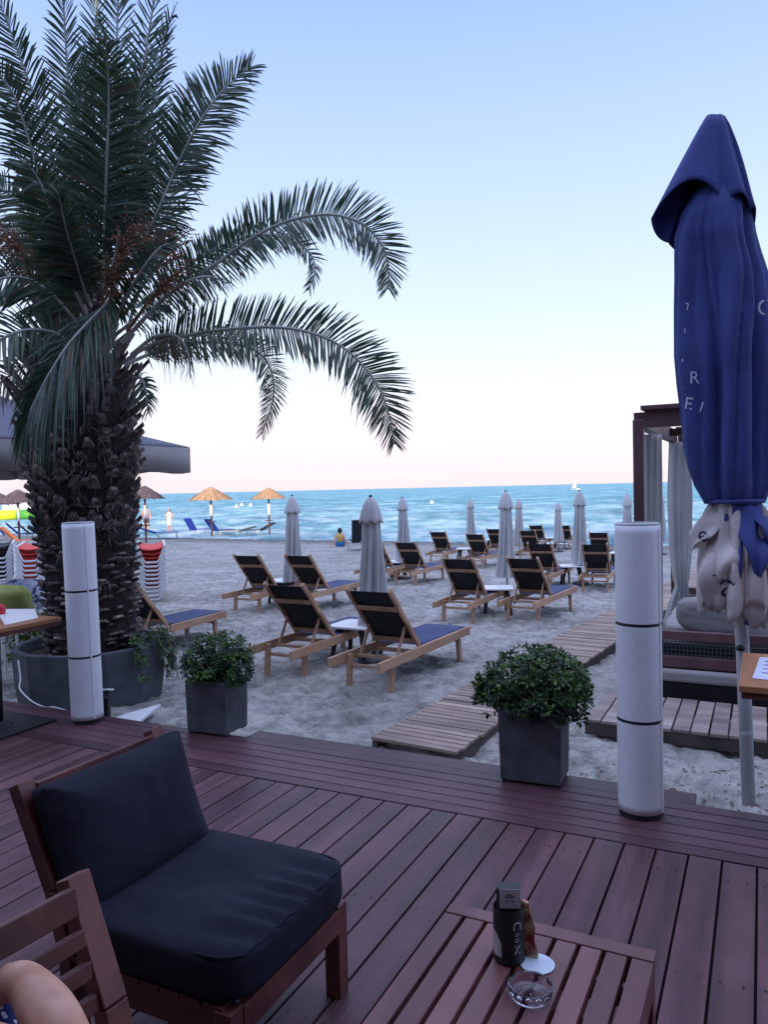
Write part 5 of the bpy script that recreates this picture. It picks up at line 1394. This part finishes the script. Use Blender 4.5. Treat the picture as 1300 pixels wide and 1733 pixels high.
def standing(px, py, hgt, yaw, lab, top=None, hair=None, shorts=None, dress=False):
    p = at_sand(px, py); root = empty('person', lab, 'person', p, radians(yaw)); k = hgt / 1.75
    V = [(0, 0, .95), (0, 0, 1.15), (0, 0, 1.38), (0, -.01, 1.50), (0, -.02, 1.62), (0, -.02, 1.72),
         (.19, 0, 1.42), (.24, .02, 1.14), (.25, -.05, .90), (-.19, 0, 1.42), (-.24, .02, 1.14), (-.22, -.08, .90),
         (.10, 0, .88), (.11, -.02, .50), (.11, .02, .08), (.11, -.10, .03), (-.10, 0, .88), (-.11, .02, .50), (-.12, .04, .08), (-.12, -.08, .03)]
    V = [Vector(v) * k for v in V]
    E = [(0, 1), (1, 2), (2, 3), (3, 4), (4, 5), (2, 6), (6, 7), (7, 8), (2, 9), (9, 10), (10, 11), (0, 12), (12, 13), (13, 14), (14, 15), (0, 16), (16, 17), (17, 18), (18, 19)]
    R = [.13, .12, .13, .05, .085, .06, .06, .042, .03, .06, .042, .03, .085, .058, .038, .035, .085, .058, .038, .035]; R = [r * k for r in R]
    skinmesh('body', V, E, R, M_skin, root)
    m = MB(); lump(m, (0, .01 * k, 1.66 * k), (.095 * k, .11 * k, .12 * k)); build('hair', m, hair or M_hair, root, smooth=True)
    if top:
        m = MB(); z0 = .62 if dress else .95
        m.lathe([(.20 * k, z0 * k), (.16 * k, 1.0 * k), (.15 * k, 1.15 * k), (.19 * k, 1.36 * k), (.12 * k, 1.46 * k), (.06 * k, 1.49 * k)], n=18, fn=lambda r, z, a: r * (1 - .22 * abs(sin(a)))); build('dress' if dress else 'shirt', m, top, root, smooth=True)
    if shorts:
        m = MB(); m.lathe([(.18 * k, .68 * k), (.17 * k, .85 * k), (.155 * k, 1.0 * k)], n=18); build('shorts', m, shorts, root, smooth=True)
standing(287, 905, 1.60, 190, 'person in a white dress standing at the waterline', top=M_white, hair=M_hairl, dress=True)
standing(248, 903, 1.80, 20, 'bare chested person beside the palm trunk near the water', shorts=M_post)
# child sitting on the sand
p = at_sand(576, 925); root = empty('person', 'child in a yellow striped top and blue shorts sitting on the sand', 'person', p, radians(170))
V = [(0, 0, .12), (0, 0, .30), (0, .02, .46), (0, .02, .54), (0, .0, .64), (0, 0, .70), (.14, .02, .47), (.22, .14, .28), (.24, .20, .05), (-.14, .02, .47), (-.24, .10, .28), (-.30, .16, .05), (.10, -.2, .16), (.16, -.40, .26), (.14, -.58, .04), (-.10, -.2, .16), (-.16, -.40, .24), (-.14, -.58, .04)]
E = [(0, 1), (1, 2), (2, 3), (3, 4), (4, 5), (2, 6), (6, 7), (7, 8), (2, 9), (9, 10), (10, 11), (0, 12), (12, 13), (13, 14), (0, 15), (15, 16), (16, 17)]
skinmesh('body', V, E, [.12, .11, .11, .045, .085, .06, .05, .035, .028, .05, .035, .028, .075, .05, .035, .075, .05, .035], M_skin, root)
m = MB(); lump(m, (0, .015, .65), (.10, .11, .115)); build('hair', m, M_hair, root, smooth=True)
m = MB(); m.lathe([(.17, .18), (.16, .32), (.20, .44), (.10, .53), (.06, .54)], n=18, fn=lambda r, z, a: r * (1 - .2 * abs(sin(a)))); build('shirt', m, M_ytop, root, smooth=True)
m = MB(); m.tube([(-.16, .0, .12), (.16, 0, .12)], .14, n=12); m.tube([(.10, 0, .13), (.13, -.3, .2)], .09, n=10); m.tube([(-.10, 0, .13), (-.13, -.3, .2)], .09, n=10); build('shorts', m, M_teal, root, smooth=True)
p = at_sand(608, 930); o = beach_bed(610, 932, 10, 78, M_sling, 'upright dark beach chair beside the sitting child', 'sun beds by the waterline')

# near person at the bottom left: bare arm clasping a raised knee, rest of the body outside the photo
pr = empty('person', 'person in a navy and white patterned dress, only a bent bare arm showing', 'person', (-.85, .9, 0))
wrist = at_y(36, 1652, 1.36); elbow = at_y(132, 1818, 1.15)
sho = Vector((-.70, .97, .93)); neck = Vector((-.84, .93, 1.02))
fore_mid = wrist.lerp(elbow, .45) + (at_y(100, 1690, 1.26) - at_y(93, 1700, 1.26)) * .8
# body
V = [Vector((-.88, .82, .50)), Vector((-.87, .83, .70)), Vector((-.85, .89, .90)), neck, neck + Vector((0, .03, .08)), neck + Vector((0, .05, .17)), neck + Vector((0, .05, .24)),
     sho, sho.lerp(elbow, .55) + Vector((.01, .0, -.01)), elbow, fore_mid, wrist,
     Vector((-1.02, .95, .94)), Vector((-1.08, 1.15, .74)), Vector((-.92, 1.35, .74)),
     Vector((-.80, 1.0, .52)), Vector((-.72, 1.32, .62)), Vector((-.70, 1.38, .48)), Vector((-.66, 1.42, .40)), Vector((-.60, 1.50, .39)),
     Vector((-.98, 1.0, .52)), Vector((-1.0, 1.30, .62)), Vector((-.98, 1.36, .48)), Vector((-.94, 1.42, .40)), Vector((-.90, 1.52, .39))]
E = [(0, 1), (1, 2), (2, 3), (3, 4), (4, 5), (5, 6), (2, 7), (7, 8), (8, 9), (9, 10), (10, 11), (2, 12), (12, 13), (13, 14), (0, 15), (15, 16), (16, 17), (17, 18), (18, 19), (0, 20), (20, 21), (21, 22), (22, 23), (23, 24)]
R = [.14, .125, .13, .055, .055, .085, .06, .062, .052, .046, .048, .033, .06, .045, .03, .085, .06, .055, .04, .035, .085, .06, .055, .04, .035]
# hand: palm and five fingers closing over the knee
hd = (at_y(-30, 1668, 1.43) - wrist).normalized(); up_ = Vector((0, -.35, 1)); sdv = hd.cross(up_).normalized(); up_ = sdv.cross(hd).normalized()
palm0 = wrist + hd * .045; V += [palm0]; E += [(11, len(V) - 1)]; R += [(.038)]
pi0 = len(V) - 1
for k, (off, ln) in enumerate(((-.030, .072), (-.010, .082), (.011, .077), (.031, .060))):
    b = wrist + hd * .092 + sdv * off; V.append(b); R.append(.011); E.append((pi0, len(V) - 1))
    for s, (fw, dn) in enumerate(((.40, .08), (.72, .30), (.92, .60))):
        V.append(b + hd * ln * fw - up_ * ln * dn); R.append(.0092 - .0008 * s); E.append((len(V) - 2, len(V) - 1))
tb = wrist + hd * .03 - sdv * .035 - up_ * .008; V.append(tb); R.append(.013); E.append((pi0, len(V) - 1))
for fw, sd2 in ((.030, .022), (.055, .030), (.075, .030)):
    V.append(tb + hd * fw - sdv * sd2 - up_ * .012); R.append(.0105); E.append((len(V) - 2, len(V) - 1))
iv = wmat(pr).inverted(); V = [iv @ v for v in V]
skinmesh('body', V, E, R, M_skin, pr, levels=3)
m = MB(); hc = neck + Vector((-.01, .02, .17)); lump(m, hc, (.10, .115, .13)); lump(m, hc + Vector((0, -.06, -.10)), (.085, .05, .14)); build('hair', m, M_hair, pr, world=True, smooth=True)
m = MB()   # eyes, nose and lips on the face turned towards the sea
fc = neck + Vector((0, .05, .15))
lump(m, fc + Vector((0, .105, -.005)), (.013, .022, .022)); build('nose', m, M_skin, pr, world=True, smooth=True)
m = MB(); lump(m, fc + Vector((0, .088, -.045)), (.024, .012, .008)); build('mouth', m, M_redsl, pr, world=True, smooth=True)
m = MB()
for s in (-1, 1): lump(m, fc + Vector((s * .033, .078, .022)), (.012, .010, .007))
build('eyes', m, M_hair, pr, world=True, smooth=True)
def dressmat():
    m_, t, b = newmat('navy_white_pattern'); N = t.nodes; L = t.links; b.inputs['Roughness'].default_value = .85
    co = N.new('ShaderNodeTexCoord'); wv = N.new('ShaderNodeTexVoronoi'); wv.inputs['Scale'].default_value = 75; wv.distance = 'MANHATTAN'
    L.new(co.outputs['Object'], wv.inputs['Vector']); r = N.new('ShaderNodeValToRGB'); r.color_ramp.interpolation = 'CONSTANT'
    r.color_ramp.elements[0].color = (0.62, 0.64, 0.80, 1); r.color_ramp.elements[1].position = .5; r.color_ramp.elements[1].color = (0.015, 0.02, 0.16, 1)
    L.new(wv.outputs['Distance'], r.inputs[0]); L.new(r.outputs[0], b.inputs['Base Color']); return m_
M_dress = dressmat()
Vd = [Vector((-.88, .82, .50)), Vector((-.87, .83, .70)), Vector((-.85, .89, .91)), Vector((-.79, 1.0, .53)), Vector((-.71, 1.28, .60)), at_y(6, 1706, 1.43), Vector((-.98, 1.0, .53)), Vector((-1.0, 1.30, .63))]
skinmesh('dress', [iv @ v for v in Vd], [(0, 1), (1, 2), (0, 3), (3, 4), (4, 5), (0, 6), (6, 7)], [.155, .14, .145, .105, .085, .062, .105, .08], M_dress, pr)

# ------------------------------------------------------------------ restaurant behind the camera (casts the evening shade)
bl = empty('restaurant_building', 'tall restaurant building behind the deck shading the beach', 'building', (0, -5, -.2))
m = MB(); m.box((0, -8.5, 4.1), (150, 7, 8.6)); build('wall', m, M_wall, bl, world=True)
m = MB(); m.box((0, -8.5, 8.48), (151, 8, .16)); build('roof', m, M_thatchd, bl, world=True)
for i in range(9):
    m = MB(); m.box((-16 + i * 4, -4.98, 1.4), (2.6, .06, 2.2)); wdw = build('window', m, M_winglass, bl, world=True)

# unseen awning added to block sky light over the near deck, above the camera
aw = empty('shade_awning', 'unseen dark awning added to shade the near half of the deck', 'awning', EP(-1, -1.6), ANG)
m = MB(); m.box((0, 0, 2.95), (13, 5.0, .04)); build('canopy', m, M_dgrey, aw)
m = MB(); m.box((0, 2.5, 2.90), (13, .06, .14)); build('front_bar', m, M_black, aw)
for x in (-6, 6): m = MB(); m.box((x, 2.4, 1.44), (.09, .09, 2.88)); build('post', m, M_black, aw)

# ------------------------------------------------------------------ litter on the sand near the deck
rr = random.Random(77); m = MB()
for _ in range(260):
    px = rr.uniform(985, 1300); py = rr.uniform(1290, 1385); p = at_z(px, py, -.17); e1_, e2_ = toE(p)
    if e2_ < 4.2 or (p.xy - UB0.xy).length > 1.3: continue
    s = rr.uniform(.006, .022); a = rr.uniform(0, 6.28); d = Vector((cos(a), sin(a), 0)); n_ = Vector((-sin(a), cos(a), 0)); zz_ = sand_h(p.x, p.y) + .004
    c = Vector((p.x, p.y, zz_)); m.add([c - d * s, c + n_ * s * .4 + Vector((0, 0, s * .3)), c + d * s, c - n_ * s * .4 + Vector((0, 0, s * .25))], [(0, 1, 2, 3)], 0)
tag(build('dry_leaves', m, M_palmold), 'dry leaf litter scattered round the parasol pole', 'leaf litter', kind='stuff')
